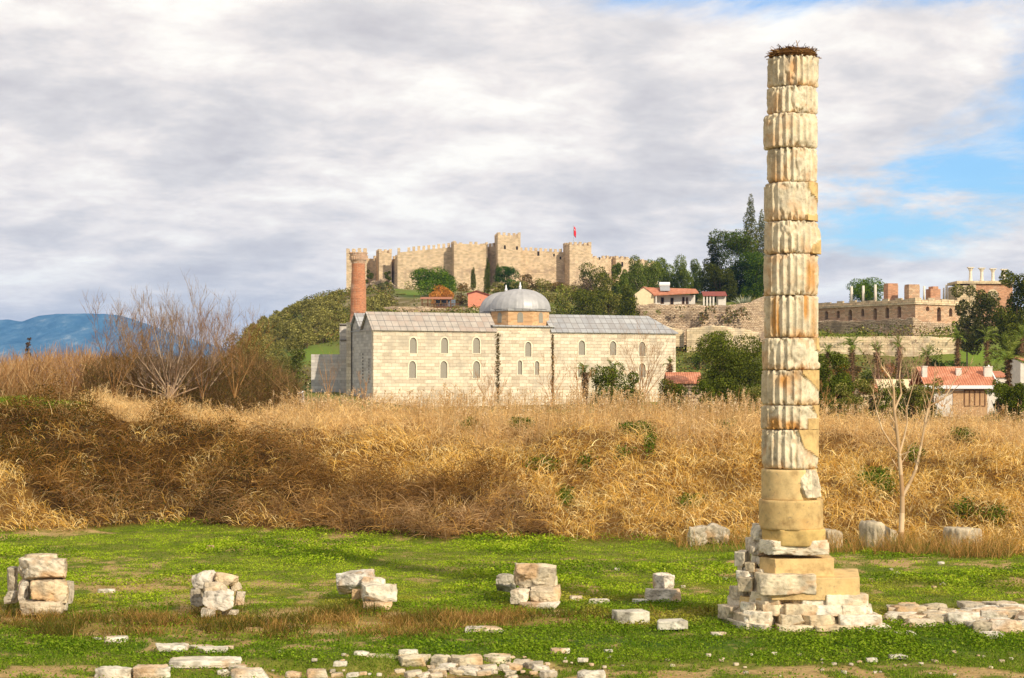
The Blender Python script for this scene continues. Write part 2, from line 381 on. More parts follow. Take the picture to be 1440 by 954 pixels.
def build_mountains():
    m_, t_ = new_mat('haze_tinted_forest_mountain')
    o = t_.node('ShaderNodeTexCoord').outputs['Object']
    o = t_.node('ShaderNodeVectorMath', {0: o, 1: (1.0, .12, 1.6)}, operation='MULTIPLY').outputs[0]; a = t_.noise(o, .010, 10, .74); b = t_.noise(o, .0012, 5, .55)
    c = t_.ramp(a, [(.36, lin(40, 80, 104)), (.50, lin(66, 104, 126)), (.60, lin(92, 122, 138)), (.72, lin(170, 174, 172))])  # distance haze put into the colour: forest and rock tones shifted to blue
    finish(t_, c, .95, a, .5, 40, .05)
    us = np.linspace(-900, 700, 420); ds = np.linspace(7600, 12500, 90)
    Ug, Dg = np.meshgrid(us, ds); u = Ug.ravel(); d = Dg.ravel(); x = (u-CU)/F*d
    row = np.interp(u, [-900, -500, -200, 0, 10, 18, 30, 55, 80, 130, 150, 170, 190, 220, 245, 265, 300, 350, 430, 700], [480, 450, 462, 448, 447.5, 449, 451, 443, 440, 439.5, 441, 443, 449, 459, 467, 472, 483, 497, 520, 538])
    t = (d-7600)/2600
    prof = np.where(t < 1, sstep(t, 0, 1)**.8, 1-sstep(t, 1, 1.9)*.9)
    H = (HR-row)/F*10200
    rg = np.abs(fbm2(x, d, .0011, 5, 71)-.5)*2
    z = CAM_H+H*prof*(1-.28*rg*(1-sstep(np.abs(t-1), .3, 0)*.9))-6
    z = z+(fbm2(x, d, .004, 4, 73)-.5)*22*prof
    idx = np.arange(len(u)).reshape(len(ds), len(us))
    Q = np.stack([idx[:-1, :-1].ravel(), idx[:-1, 1:].ravel(), idx[1:, 1:].ravel(), idx[1:, :-1].ravel()], 1)
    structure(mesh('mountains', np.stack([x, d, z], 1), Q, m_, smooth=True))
build_mountains()

def build_haze():
    m, t = new_mat('air_haze')
    v = t.node('ShaderNodeVolumePrincipled', {'Color': (.22, .50, 1.0, 1), 'Density': 0.00005, 'Anisotropy': 0.0})
    o = t.node('ShaderNodeOutputMaterial'); t.l.new(v.outputs[0], o.inputs['Volume'])
    b = MB().box(-9000, 9000, -400, 14400, -2.0, 460).build('haze', m); stuff(b)
build_haze()
# ---------------------------------------------------------------- vegetation builders
def srgb(c): return np.array(lin(*c)[:3])
def unit(v): return v/np.maximum(np.linalg.norm(v, axis=1, keepdims=True), 1e-9)
def blades(base, direc, length, width, droop, cols, segs=3, r=rng):
    """curved leaf strips: they start along direc and bend down by droop; vectorised. Returns V, Q, C"""
    n = len(base); d = unit(direc); side = unit(np.cross(d, r.normal(size=(n, 3))+1e-6))
    V = np.empty((n, segs+1, 2, 3)); p = base.copy(); dd = d.copy(); L = (length/segs)[:, None]
    for s in range(segs+1):
        w = (width*(1-(s/segs)**2*.85))[:, None]*.5
        V[:, s, 0] = p-side*w; V[:, s, 1] = p+side*w
        p = p+dd*L; dd = dd.copy(); dd[:, 2] -= droop/segs; dd = unit(dd)
    V = V.reshape(-1, 3); b = (np.arange(n)*(segs+1)*2)[:, None]
    Q = np.concatenate([b+np.array([2*s, 2*s+1, 2*s+3, 2*s+2]) for s in range(segs)], 0)
    return V, Q, np.repeat(cols, (segs+1)*2, 0)
def leaves(cen, size, cols, r=rng, up=0.0, aspect=.6, axis=None):
    n = len(cen); nrm = r.normal(size=(n, 3)); nrm[:, 2] = np.abs(nrm[:, 2])+up; nrm = unit(nrm)
    a = r.normal(size=(n, 3)) if axis is None else axis+r.normal(size=(n, 3))*.35
    a = unit(np.cross(nrm, np.cross(a, nrm))); b = np.cross(nrm, a)
    a = a*size[:, None]*.5; b = b*(size*aspect)[:, None]*.5
    V = np.stack([cen-a, cen-b, cen+a, cen+b], 1).reshape(-1, 3)
    return V, np.arange(n*4).reshape(n, 4), np.repeat(cols, 4, 0)
def join(parts):
    V = []; Q = []; C = []; b = 0
    for v, q, c in parts:
        V.append(v); C.append(c); Q.append(q+b); b += len(v)
    return np.concatenate(V), [q for q in Q], np.concatenate(C)
def sticks(A, B, ra, rb, cols, n=4):
    A = np.asarray(A, float); B = np.asarray(B, float); d = unit(B-A)
    ref = np.where(np.abs(d[:, 2:3]) < .9, np.array([[0, 0, 1.0]]), np.array([[1.0, 0, 0]]))
    u = unit(np.cross(d, ref)); w = np.cross(d, u); V = []
    for P0, rr in ((A, ra), (B, rb)):
        for k in range(n):
            t = 2*math.pi*k/n; V.append(P0+np.asarray(rr)[:, None]*(u*math.cos(t)+w*math.sin(t)))
    V = np.stack(V, 1).reshape(-1, 3); b = (np.arange(len(A))*2*n)[:, None]
    Q = np.concatenate([b+np.array([k, (k+1) % n, (k+1) % n+n, k+n]) for k in range(n)], 0)
    return V, Q, np.repeat(cols, 2*n, 0)
def palette(cols, n, r=rng, jit=.12):
    c = np.array([srgb(k) for k in cols]); k = c[r.integers(0, len(c), n)]
    return np.clip(k*(1+r.normal(size=(n, 1))*jit), 0.002, 1)

GREENP = [(896, 606, 26, 6), (915, 628, 7, 20), (880, 640, 16, 6), (822, 652, 10, 8), (660, 600, 16, 6), (735, 598, 18, 4), (1232, 676, 26, 12), (1246, 690, 14, 9),
          (1352, 615, 22, 7), (1400, 730, 26, 14), (1285, 640, 10, 10), (1355, 720, 22, 12), (795, 700, 9, 14), (970, 710, 18, 8), (760, 655, 30, 6), (1020, 600, 14, 5)]
def green_patch(u, row):
    g = np.zeros_like(u)
    for a, b, c, d in GREENP: g = np.maximum(g, np.exp(-(((u-a)/c)**2+((row-b)/d)**2)))
    return g

def build_bank():
    # candidate points over the bank and the plateau behind its crest
    N = 470000
    y = 62+50*rng.random(N)**.85; u = -140+1720*rng.random(N); x = (u-CU)/F*y
    keep = rng.random(N) < (y/112)
    x, y, u = x[keep], y[keep], u[keep]
    t = (y-foot(x, y))/np.maximum(90-foot(x, y), 1); z = ground_z(x, y)
    edge = (fbm2(x, y, .9, 3, 83)-.5)*.16
    ok = t > edge-.0
    mea = (y > 90.5)*(u < 118+(fbm2(x, y, .5, 2, 84)-.5)*50)
    ok &= ~mea.astype(bool)
    x, y, u, z, t = x[ok], y[ok], u[ok], z[ok], t[ok]
    row = HR+F*(CAM_H-z)/y
    br = bramble(x, y)*(1-.75*sstep(fbm2(x, y, .7, 3, 121), .56, .63)) > rng.random(len(x))
    gp = green_patch(u, row-6) > .35+.5*rng.random(len(x))
    n1 = fbm2(x, y, .8, 3, 85); n2 = fbm2(x, y, .25, 3, 87)
    parts = []
    # --- dry reeds: tufts of drooping leaves
    R = ~br & ~gp; idx = np.where(R)[0]
    dens = sstep(n1[idx], .38, .52)*.72+.28
    idx = idx[rng.random(len(idx)) < dens]
    m = len(idx); lf = 1
    b = np.stack([x[idx], y[idx], z[idx]], 1)
    tall = .15+1.6*rng.random(m)**1.3*np.clip(n1[idx]*2.4-.65, .1, 1)*(1-.45*sstep(t[idx], .35, 0))
    b[:, 2] += tall*.75*rng.random(m)
    down = np.stack([-.1+0*b[:, 0], -1+0*b[:, 0], .0*b[:, 0]], 1)
    fld = np.stack([fbm2(b[:, 0], b[:, 1], .35, 2, 88)-.5, fbm2(b[:, 0], b[:, 1], .35, 2, 89)-.5, 0*b[:, 0]], 1)*1.8
    d = down*.5*(t[idx] < .9)[:, None]+fld+rng.normal(size=(m, 3))*.8; d[:, 2] = .75+.6*rng.random(m)
    L = .28+.50*rng.random(m); wd = .013+.017*rng.random(m)
    c = palette([(236, 200, 120), (224, 184, 96), (206, 160, 70), (244, 218, 154), (184, 138, 58), (214, 174, 92), (166, 124, 60), (232, 204, 144)], m)
    c *= np.clip(.62+.9*sstep(n1[idx, None], .36, .56)*(.7+.6*n2[idx, None]), .5, 1.25)*np.where(rng.random((m, 1)) < .22, .62, 1)
    hi = sstep(t[idx], .62, .95)[:, None]; c = c*(1-hi)+(c*.45+srgb((226, 192, 140))*.6)*hi
    parts.append(blades(b, d, L, wd, 2.3*rng.random(m)+.5, c, 3))
    reeds = join(parts)
    stuff(mesh('dry_reeds', reeds[0], reeds[1], DRY, col=reeds[2]))
    # --- upright seed plumes along the crest
    K = 5200
    yy = 84+26*rng.random(K); uu = np.where(rng.random(K) < .55, 120+1400*rng.random(K), 400+720*rng.random(K)); xx = (uu-CU)/F*yy
    nn = fbm2(xx, yy, .35, 2, 91); k = (nn > .46)&(uu > 128)&(bramble(xx, yy) < .4)&((uu > 430)|(yy > 92)); xx, yy, uu = xx[k], yy[k], uu[k]; K = len(xx); zz = ground_z(xx, yy)
    h = .9+.75*rng.random(K)*(.6+.8*nn[k]); h *= np.interp(uu, [0, 400, 520, 640, 760, 1100, 1500], [1, 1.0, .95, 1.15, 1.25, 1.1, 1.1])
    A = np.stack([xx, yy, zz], 1); B = A+np.stack([rng.normal(size=K)*.16+.05, rng.normal(size=K)*.12, h], 1)
    cs = palette([(206, 168, 110), (190, 150, 92), (224, 192, 140)], K)
    parts = [sticks(A, B, np.full(K, .010), np.full(K, .006), cs, 3)]
    q = rng.random(K) < .35; nB = B[q]; r_ = 16
    cen = np.repeat(nB, r_, 0)+rng.normal(size=(len(nB)*r_, 3))*np.array([.035, .035, .10])+np.array([.03, 0, -.02])
    parts.append(leaves(cen, .05+.05*rng.random(len(cen)), palette([(226, 196, 148), (205, 170, 120), (238, 214, 172)], len(cen))))
    q2 = np.repeat(np.arange(K), 4); f = rng.random(len(q2)); bb = A[q2]*(1-f[:, None])+B[q2]*f[:, None]
    dd = rng.normal(size=(len(q2), 3)); dd[:, 2] = 1.0
    parts.append(blades(bb, dd, .3+.3*rng.random(len(q2)), np.full(len(q2), .02), 2.4*rng.random(len(q2)), cs[q2], 3))
    v = join(parts); stuff(mesh('reed_plumes', v[0], v[1], DRY, col=v[2]))
    # --- brambles: tangled arching stems and small rusty leaves
    idx = np.repeat(np.where(br)[0], 2); m0 = len(idx)
    mound = .08+1.9*np.clip(fbm2(x[idx], y[idx], .65, 3, 93)*3.0-1.2, 0, 1)
    b = np.stack([x[idx], y[idx], z[idx]], 1)+rng.normal(size=(m0, 3))*np.array([.08, .08, 0]); b[:, 2] += mound*rng.random(m0)**.6
    tw = rng.random(m0) < np.where(t[idx] < .35, .62, .40)*np.interp(u[idx], [0, 300, 420, 760], [.7, .8, 1.45, 1.45])
    bi, ti = b[tw], idx[tw]; m = len(bi)
    d = rng.normal(size=(m, 3)); d[:, 2] = np.abs(d[:, 2])*.7+.1
    c = palette([(134, 98, 52), (108, 76, 36), (164, 128, 80), (84, 58, 30), (148, 106, 50)], m)
    pale = (sstep(u[ti], 330, 470)*sstep(fbm2(bi[:, 0], bi[:, 1], .4, 2, 95), .40, .56)+sstep(t[ti], .28, .06)*.75)[:, None]*rng.random((m, 1))
    c = c*(1-pale)+palette([(186, 150, 104), (168, 130, 86), (202, 168, 120)], m)*pale
    gold = (fbm2(bi[:, 0], bi[:, 1], 1.1, 3, 123)[:, None] > .57) & (rng.random((m, 1)) < .5); c = np.where(gold, palette([(206, 158, 84), (180, 130, 62), (222, 178, 110)], m), c)
    P1 = blades(bi, d, .45+.75*rng.random(m), .012+.012*rng.random(m), 1.9*rng.random(m)+.3, c, 4)
    lv = b[~tw]; li = idx[~tw]; rep = 2; lv = np.repeat(lv, rep, 0)+rng.normal(size=(len(lv)*rep, 3))*.07; li = np.repeat(li, rep)
    c = palette([(126, 88, 30), (100, 78, 28), (82, 78, 30), (146, 98, 34), (66, 60, 24), (110, 68, 28)], len(lv), jit=.25)
    gg = (fbm2(lv[:, 0], lv[:, 1], .5, 3, 97) > .58)[:, None]; c = np.where(gg & (rng.random((len(lv), 1)) < .6), palette([(70, 74, 26), (56, 62, 22)], len(lv)), c)
    P2 = leaves(lv, .045+.06*rng.random(len(lv)), c, aspect=.55)
    v = join([P1, P2]); stuff(mesh('bramble_thicket', v[0], v[1], DRY, col=v[2]))
    # --- green weeds growing in gaps of the reeds, and the meadow behind the crest
    idx = np.where(gp)[0]; rep = 7; lv = np.repeat(np.stack([x[idx], y[idx], z[idx]], 1), rep, 0)
    lv += rng.normal(size=lv.shape)*np.array([.14, .14, .0]); lv[:, 2] += .55*rng.random(len(lv))
    c = palette([(72, 98, 22), (96, 116, 32), (56, 78, 20), (128, 130, 52)], len(lv))
    P1 = leaves(lv, .06+.08*rng.random(len(lv)), c, up=.4)
    K = 26000; yy = 90+13*rng.random(K); uu = -140+262*rng.random(K)+(rng.random(K)-.5)*20; xx = (uu-CU)/F*yy
    lv = np.stack([xx, yy, ground_z(xx, yy)+.02], 1); d = rng.normal(size=(K, 3))*.4; d[:, 2] = 1
    P2 = blades(lv, d, .16+.2*rng.random(K), np.full(K, .02), rng.random(K), palette([(98, 148, 20), (126, 168, 30), (84, 128, 20), (142, 170, 48)], K), 2)
    v = join([P1, P2]); stuff(mesh('green_weeds', v[0], v[1], LEAF, col=v[2]))
build_bank()

def build_field_plants():
    N = 620000
    y = 37.5+43*rng.random(N)**1.1; u = -60+1560*rng.random(N); x = (u-CU)/F*y
    t = (y-foot(x, y))/np.maximum(90-foot(x, y), 1); k = t < .03+(fbm2(x, y, .9, 2, 101)-.5)*.12
    x, y, u = x[k], y[k], u[k]
    dry, soil, lush = field_masks(x, y); row = HR+F*CAM_H/y
    n1 = fbm2(x, y, .9, 4, 103); n2 = fbm2(x, y, .3, 3, 105)
    rim = sstep(row, 925, 936)
    dens = np.clip(sstep(n1, .34, .52)*.75+.25, 0, 1)*(1-soil*.93)*(1-dry*.75)*(1-rim*.80)
    dens *= np.where((row > 890)&(row < 926), .45+.55*sstep(n2, .4, .6), 1)
    k = rng.random(len(x)) < dens
    x, y, u, n1, n2, dry, lush, row = x[k], y[k], u[k], n1[k], n2[k], dry[k], lush[k], row[k]; m = len(x)
    big = sstep(n2, .42, .62)*np.where(row < 830, 1, .5)+lush*.6
    z = ground_z(x, y)+(.02+.13*rng.random(m)*(.35+big))
    bright = (np.where(row < 850, 1.0, .25)*sstep(n1, .40, .60))[:, None]
    c = palette([(90, 118, 22), (108, 134, 26), (76, 104, 20), (124, 142, 40)], m)
    c2 = palette([(172, 192, 40), (152, 178, 34), (190, 196, 66), (140, 164, 34)], m)
    c = c*(1-bright*.8)+c2*bright*.8
    yl = (sstep(fbm2(x, y, .6, 3, 107), .50, .64)*sstep(row, 800, 850)*(row < 885))[:, None]*.7
    c = c*(1-yl)+palette([(164, 152, 60), (150, 140, 44), (182, 160, 84)], m)*yl
    P1 = leaves(np.stack([x, y, z], 1), (.032+.045*rng.random(m))*(.75+.6*big), c, up=.7, aspect=.7)
    # dry band: short tufts
    K = 60000; yy = 43.5+9*rng.random(K); uu = -60+1100*rng.random(K); xx = (uu-CU)/F*yy
    dr, so_, lu = field_masks(xx, yy); nn = fbm2(xx, yy, 1.1, 3, 109); k = rng.random(K) < dr*sstep(nn, .42, .60)*1.2
    xx, yy, nn = xx[k], yy[k], nn[k]; K = len(xx); b = np.stack([xx, yy, ground_z(xx, yy)], 1)
    d = rng.normal(size=(K, 3))*.55; d[:, 2] = 1
    gr = (fbm2(xx, yy, .7, 2, 111)+.2*(rng.random(K)-.5) > .50)[:, None]
    c = np.where(gr, palette([(96, 96, 34), (76, 78, 28), (118, 96, 44)], K), palette([(164, 130, 66), (142, 112, 54), (184, 150, 86), (150, 108, 62), (120, 98, 44)], K))
    P2 = blades(b, d, .12+.30*rng.random(K)*(nn/.6), np.full(K, .016), 1.1*rng.random(K), c, 2)
    # fine short grass in front
    K = 90000; yy = 37.5+8.5*rng.random(K); uu = -60+1560*rng.random(K); xx = (uu-CU)/F*yy
    nn = fbm2(xx, yy, .8, 3, 113); dr, so_, lu = field_masks(xx, yy); k = (rng.random(K) < sstep(nn, .38, .55))&(so_ < .5)&(dr < .6); xx, yy = xx[k], yy[k]; K = len(xx)
    b = np.stack([xx, yy, ground_z(xx, yy)], 1); d = rng.normal(size=(K, 3))*.6; d[:, 2] = 1
    P3 = blades(b, d, .05+.07*rng.random(K), np.full(K, .012), rng.random(K), palette([(98, 128, 24), (78, 110, 20), (124, 142, 40), (140, 148, 60)], K), 2)
    v = join([P1, P2, P3]); stuff(mesh('ground_cover_weeds', v[0], v[1], LEAF, col=v[2]))
build_field_plants()

# ---------------------------------------------------------------- stones
_cube = {}
def cube_grid(n):
    if n in _cube: return _cube[n]
    key = {}; V = []; Q = []
    def vid(p):
        k = tuple(np.round(p, 5))
        if k not in key: key[k] = len(V); V.append(p)
        return key[k]
    L = np.linspace(-1, 1, n+1)
    for ax in range(3):
        for s in (-1, 1):
            for i in range(n):
                for j in range(n):
                    q = []
                    for a, b in ((L[i], L[j]), (L[i+1], L[j]), (L[i+1], L[j+1]), (L[i], L[j+1])):
                        p = [0, 0, 0]; p[ax] = s; p[(ax+1) % 3] = a; p[(ax+2) % 3] = b; q.append(vid(tuple(p)))
                    Q.append(q if s > 0 else q[::-1])
    _cube[n] = (np.array(V, float), np.array(Q)); return _cube[n]
def rock_mesh(size, seed, n=12, rnd=.12, facets=5, rough=.05, flat=0.0):
    r = np.random.default_rng(seed); V, Q = cube_grid(n); v = V.copy()
    inv = v/np.max(np.abs(v), axis=1, keepdims=True)
    sph = unit(v)*1.28; v = v*(1-rnd)+sph*rnd
    for k in range(facets+2):                                      # broken-off corners and faces
        d = r.normal(size=3); d[2] *= .7 if size[2] > .4*size[0] else .15; d /= np.linalg.norm(d)
        ext = np.sum(np.abs(d)); lim = ext*(.60+.22*r.random())
        o = v@d-lim; v = v-np.maximum(o, 0)[:, None]*d
    hs = np.array(size)/2
    v = v*hs; L = float(np.min(hs))*2
    nz = fbm(v+seed*3.1, 1.1/L, 3, seed)-.5; nz2 = fbm(v+seed*1.7, 4.5/L, 3, seed+9)-.5
    nrm = unit(v/hs**1.6)
    nz = nz+np.abs(nz2)*-.55
    v = v+nrm*((nz*rough*4.2+nz2*rough*2.2)*L)[:, None]
    cr = np.abs(fbm(v+seed*2.3, 2.2/L, 3, seed+21)-.5)             # narrow cracks
    v = v-nrm*(np.exp(-(cr/.022)**2)*L*rough*1.1)[:, None]
    mx = np.max(np.abs(v), axis=0); v = v/mx*hs
    return v, Q
STONE_COLS = [(232, 218, 192), (218, 202, 174), (236, 224, 202), (208, 194, 168), (224, 204, 170)]
def stone_color(v, seed, base=None, k=.5):
    r = np.random.default_rng(seed+5); b = srgb(base or STONE_COLS[int(r.integers(len(STONE_COLS)))])
    n = fbm(v+seed, 2.2, 3, seed+2)[:, None]; w = sstep(fbm(v-seed, 1.4, 3, seed+4)[:, None], .54, .70)
    cr = np.abs(fbm(v*1.0+seed*2.3, 3.0, 3, seed+21)[:, None]-.5); c = b*(.66+.5*n); g = sstep(fbm(v+seed*5, 3.5, 4, seed+8)[:, None], .52, .66)*.6; c = c*(1-g)+srgb((158, 146, 124))*g; c = c*(1-.45*np.exp(-(cr/.02)**2)); return c*(1-w*k)+srgb((212, 160, 98))*w*k
def stone(name, u0, u1, rt, rb, d, depth=None, seed=0, parent=None, root=None, tilt=0.0, yaw=None, base=None, n=16, rnd=.16, facets=5, rough=.05, mat=None, sink=0.0, stain=.5):
    """a stone whose outline seen from the camera spans photo columns u0..u1 and rows rt..rb at distance d"""
    w = (u1-u0)/F*d; h = (rb-rt)/F*d+sink
    dp = depth if depth else min(max(w*.8, .25), 1.4)
    v, Q = rock_mesh((w, dp, h), seed, n+6 if n > 8 else n, rnd, facets, rough*1.25)
    r = np.random.default_rng(seed+1); a = (r.random()-.5)*.35 if yaw is None else yaw
    ca, sa = math.cos(a), math.sin(a); v = np.stack([v[:, 0]*ca-v[:, 1]*sa, v[:, 0]*sa+v[:, 1]*ca, v[:, 2]], 1)
    ct, st_ = math.cos(tilt), math.sin(tilt); v = np.stack([v[:, 0]*ct-v[:, 2]*st_, v[:, 1], v[:, 0]*st_+v[:, 2]*ct], 1)
    ex = v.max(0)-v.min(0); v[:, 0] *= w/ex[0]; v[:, 2] *= h/ex[2]; v -= (v.max(0)+v.min(0))/2
    loc = np.array([X((u0+u1)/2, d), d+dp/2, Z(rb, d)-sink]); v[:, 2] += h/2
    if root is not None: loc = loc-np.array(root)
    return mesh(name, v, Q, mat or ROCK, parent=parent, col=stone_color(v, seed, base, stain), loc=tuple(loc), smooth=False)

# ---------------------------------------------------------------- the great column
CX, CY = X(1112, 46.5), 46.5; SC_ = F/46.5
def zr(row): return Z(row, 46.5)
GC = (CX, CY, 0.0)
column = thing('marble_column', 'tall lone fluted marble column rebuilt from stacked drums on a stepped stone base, nest on its top', 'ruined column', GC)
PLASTER = stone_mat('plaster_repair', .12, .25, 1.2)

def drum(u0, u1, r0, r1, seed, repairs=(), chips=(), streaks=(), flutes=24, depth=.09, bulge=None, name='drum'):
    """fluted drum; repairs, chips: regions in (s,t) of the front half, s -1..1 left to right, t 0..1 downward"""
    R = (u1-u0)/2/SC_; cx = ((u0+u1)/2-1112)/SC_; z0 = zr(r1); z1 = zr(r0)
    na = flutes*11; nv = 26; rg = np.random.default_rng(seed)
    th = np.linspace(0, 2*math.pi, na, endpoint=False); tt = np.linspace(0, 1, nv)
    T, A = np.meshgrid(tt, th, indexing='ij'); A = A.ravel(); T = T.ravel()          # T 0 top
    s = np.sin(A); front = np.cos(A) > 0                                               # A=0 faces the camera (-y)
    ph = (A*flutes/(2*math.pi)+seed*.37) % 1.0
    prof = np.sin(math.pi*ph)**.55*depth
    P3 = np.stack([np.sin(A)*2.2, np.cos(A)*2.2, T*(z1-z0)*2.0+seed*7], 1)
    n1 = fbm(P3, 1.3, 4, seed); n2 = fbm(P3, 5.0, 3, seed+3); n3 = fbm(P3, .6, 3, seed+5)
    wear = sstep(n3*.6+n1*.4, .64, .68)                                                # flutes worn off
    for (a, b, c_, d_) in chips: 
        w = np.exp(-(((s-a)/b)**2+((T-c_)/d_)**2)**1.5)*front; wear = np.maximum(wear, sstep(w+(n1-.5)*.5, .25, .5))
    rep = np.zeros_like(s)
    for f in repairs:
        rep = np.maximum(rep, (f(s, T+(n1-.5)*.12, )*front).astype(float))
    r = R-prof*(1-wear)-wear*(.035+.07*np.clip(n1-.38, 0, 1)*1.6)-(n2-.5)*.014-(n1-.5)*.014
    edge = np.minimum(T, 1-T)*(z1-z0)
    r = r-np.exp(-edge/.015)*.035-np.exp(-edge/.10)*np.clip(n2-.45, 0, 1)*.5
    r = np.where(rep > .5, R-.006+(n2-.5)*.008, r)
    if bulge: r = r+np.exp(-((s-bulge[0])/bulge[1])**2)*np.where(front, 1, 0)*bulge[2]*sstep(T, bulge[3], bulge[3]+.3)
    Zz = z1-(z1-z0)*T+np.where(edge < .001, (n2-.5)*.02, 0)
    V = np.stack([cx+r*np.sin(A), -r*np.cos(A), Zz], 1)
    idx = np.arange(nv*na).reshape(nv, na); nx = np.roll(idx, -1, 1)
    Q = np.stack([idx[:-1].ravel(), idx[1:].ravel(), nx[1:].ravel(), nx[:-1].ravel()], 1)
    base = srgb((224, 210, 178))*(.78+.38*n1[:, None])
    grime = sstep(n2, .56, .7)[:, None]*.25; base = base*(1-grime)+srgb((176, 150, 108))*grime
    fl = (np.sin(math.pi*ph)**2)[:, None]*.05; base = base*(1-fl)+base*srgb((240, 205, 150))*fl
    left = (sstep(s, -.55, -.95)*.35)[:, None]; base = base*(1-left)+srgb((206, 176, 124))*left  # left flank darkened towards tan: shade away from the sun, put in the colour
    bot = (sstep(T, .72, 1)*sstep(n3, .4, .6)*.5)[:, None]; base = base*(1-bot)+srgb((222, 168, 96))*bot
    for (a, b, c_, d_, k) in streaks:
        w = (np.exp(-(((s-a)/b)**2+((T-c_)/d_)**4))*front*(.35+1.1*n1))[:, None]*k; w = np.clip(w, 0, .92)
        base = base*(1-w)+(srgb((198, 142, 70)))*w
    rc = srgb((212, 178, 118))*(.88+.24*n2[:, None])
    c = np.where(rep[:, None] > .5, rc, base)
    qr = (rep[Q] > .5).sum(1) >= 3
    b = len(V); V = np.concatenate([V, [[cx, 0, z1-.02], [cx, 0, z0+.02]]]); c = np.concatenate([c, c[:1], c[:1]])
    T3 = np.stack([np.full(na, b), idx[0], nx[0]], 1); B3 = np.stack([np.full(na, b+1), nx[-1], idx[-1]], 1)
    def sub(q, nm, m_, qs3=()):
        allq = np.concatenate([q.ravel()]+[k.ravel() for k in qs3]); un, iv = np.unique(allq, return_inverse=True); iv = iv.ravel(); off = 0; L = []
        for k in [q]+list(qs3): L.append(iv[off:off+k.size].reshape(k.shape)); off += k.size
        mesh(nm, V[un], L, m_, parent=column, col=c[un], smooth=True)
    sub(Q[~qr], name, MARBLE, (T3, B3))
    if qr.any(): sub(Q[qr], 'plaster_patch', PLASTER)

DR = [82, 125, 163, 211, 259, 313, 359, 417, 476, 521, 570, 604, 659]
DU_ = [(1079, 1151), (1077, 1151), (1072, 1151), (1077, 1150.5), (1073.5, 1150), (1074, 1151.5), (1072.5, 1152), (1072.5, 1152), (1070, 1152), (1070, 1152), (1069.5, 1151.5), (1069.5, 1151.5)]
opt = {0: dict(chips=[(-.35, .16, .42, .2), (-.1, .1, .7, .1)], streaks=[(-.2, .25, .5, .5, .5)]),
 1: dict(chips=[(.15, .32, .5, .4)], streaks=[(-.75, .2, .6, .4, .5)]),
 2: dict(streaks=[(-.7, .25, .8, .3, .4)]),
 3: dict(chips=[(.25, .25, .35, .35)], streaks=[(-.8, .12, .7, .4, .7), (-.45, .1, .8, .3, .6)]),
 4: dict(chips=[(-.25, .42, .4, .45), (.25, .3, .5, .4)], repairs=[lambda s, T: (s > .55)&(T < .20+(s-.6)*.7), lambda s, T: (s > .52)&(T > .84)], streaks=[(-.6, .3, .9, .2, .5)]),
 5: dict(chips=[(-.1, .5, .15, .28)], repairs=[lambda s, T: (s > .62)&(T > .80-(s-.62)*.7)], bulge=(.9, .25, .06, .1)),
 6: dict(streaks=[(.6, .12, .55, .4, 1.0), (.78, .1, .6, .5, .8)]),
 7: dict(streaks=[(-.74, .07, .55, .55, 1.6), (-.62, .03, .6, .5, 1.4), (.44, .09, .2, .38, 1.5), (.78, .10, .6, .6, 1.1)]),
 8: dict(chips=[(.3, .4, .45, .5)], repairs=[lambda s, T: (s > .84)&(T < .42)], bulge=(1.0, .2, .04, .2)),
 9: dict(chips=[(.62, .22, .55, .3)], repairs=[lambda s, T: (s > .30)&(T < .1+(s-.3)*.75)], streaks=[(-.35, .3, .32, .2, 1.0), (.1, .2, .12, .2, .9)]),
 10: dict(chips=[(.5, .25, .5, .5)], repairs=[lambda s, T: (s > .5)&(T > .55), lambda s, T: (s > .72)&(T < (s-.7)*2.2)], streaks=[(-.7, .22, .8, .3, 1.4), (-.1, .35, .85, .22, 1.2)]),
 11: dict(chips=[(.45, .35, .65, .42)], repairs=[lambda s, T: (s > .12+.55*T)&(T < .35+(s-.1)*.42)])}
for i in range(12): drum(DU_[i][0], DU_[i][1], DR[i], DR[i+1]-.6, 100+i*3, **opt.get(i, {}))

def lathe_part(name, u0, u1, r0, r1, seed, base, sides=96, ph=0.0, mat=None, cyo=0.0, batter=0.0):
    R = (u1-u0)/2/SC_; cx = ((u0+u1)/2-1112)/SC_; z1, z0 = zr(r0), zr(r1); nv = 14
    th = np.linspace(0, 2*math.pi, 96, endpoint=False)+ph
    T, A = np.meshgrid(np.linspace(0, 1, nv), th, indexing='ij'); A = A.ravel(); T = T.ravel()
    if sides < 50:
        k = 2*math.pi/sides; rr = R*math.cos(k/2)/np.cos(((A-ph) % k)-k/2)
    else: rr = np.full_like(A, R)
    P3 = np.stack([np.sin(A)*2, np.cos(A)*2, T*2+seed], 1); n1 = fbm(P3, 1.6, 4, seed)
    rr = rr-(n1-.5)*.02-np.exp(-np.minimum(T, 1-T)*(z1-z0)/.02)*.012+batter*T
    V = np.stack([cx+rr*np.sin(A), cyo-rr*np.cos(A), z1-(z1-z0)*T], 1)
    idx = np.arange(nv*96).reshape(nv, 96); nx = np.roll(idx, -1, 1)
    Q = np.stack([idx[:-1].ravel(), idx[1:].ravel(), nx[1:].ravel(), nx[:-1].ravel()], 1)
    st_ = sstep(n1, .55, .7)[:, None]*.45; c = srgb(base)*(.85+.3*n1[:, None]); c = c*(1-st_)+srgb((176, 140, 88))*st_
    V = np.concatenate([V, [[cx, cyo, z1], [cx, cyo, z0]]]); c = np.concatenate([c, c[:2]]); b = len(V)-2
    mesh(name, V, [Q, np.stack([np.full(96, b), idx[0], nx[0]], 1), np.stack([np.full(96, b+1), nx[-1], idx[-1]], 1)], mat or PLASTER, parent=column, col=c, smooth=sides >= 50)
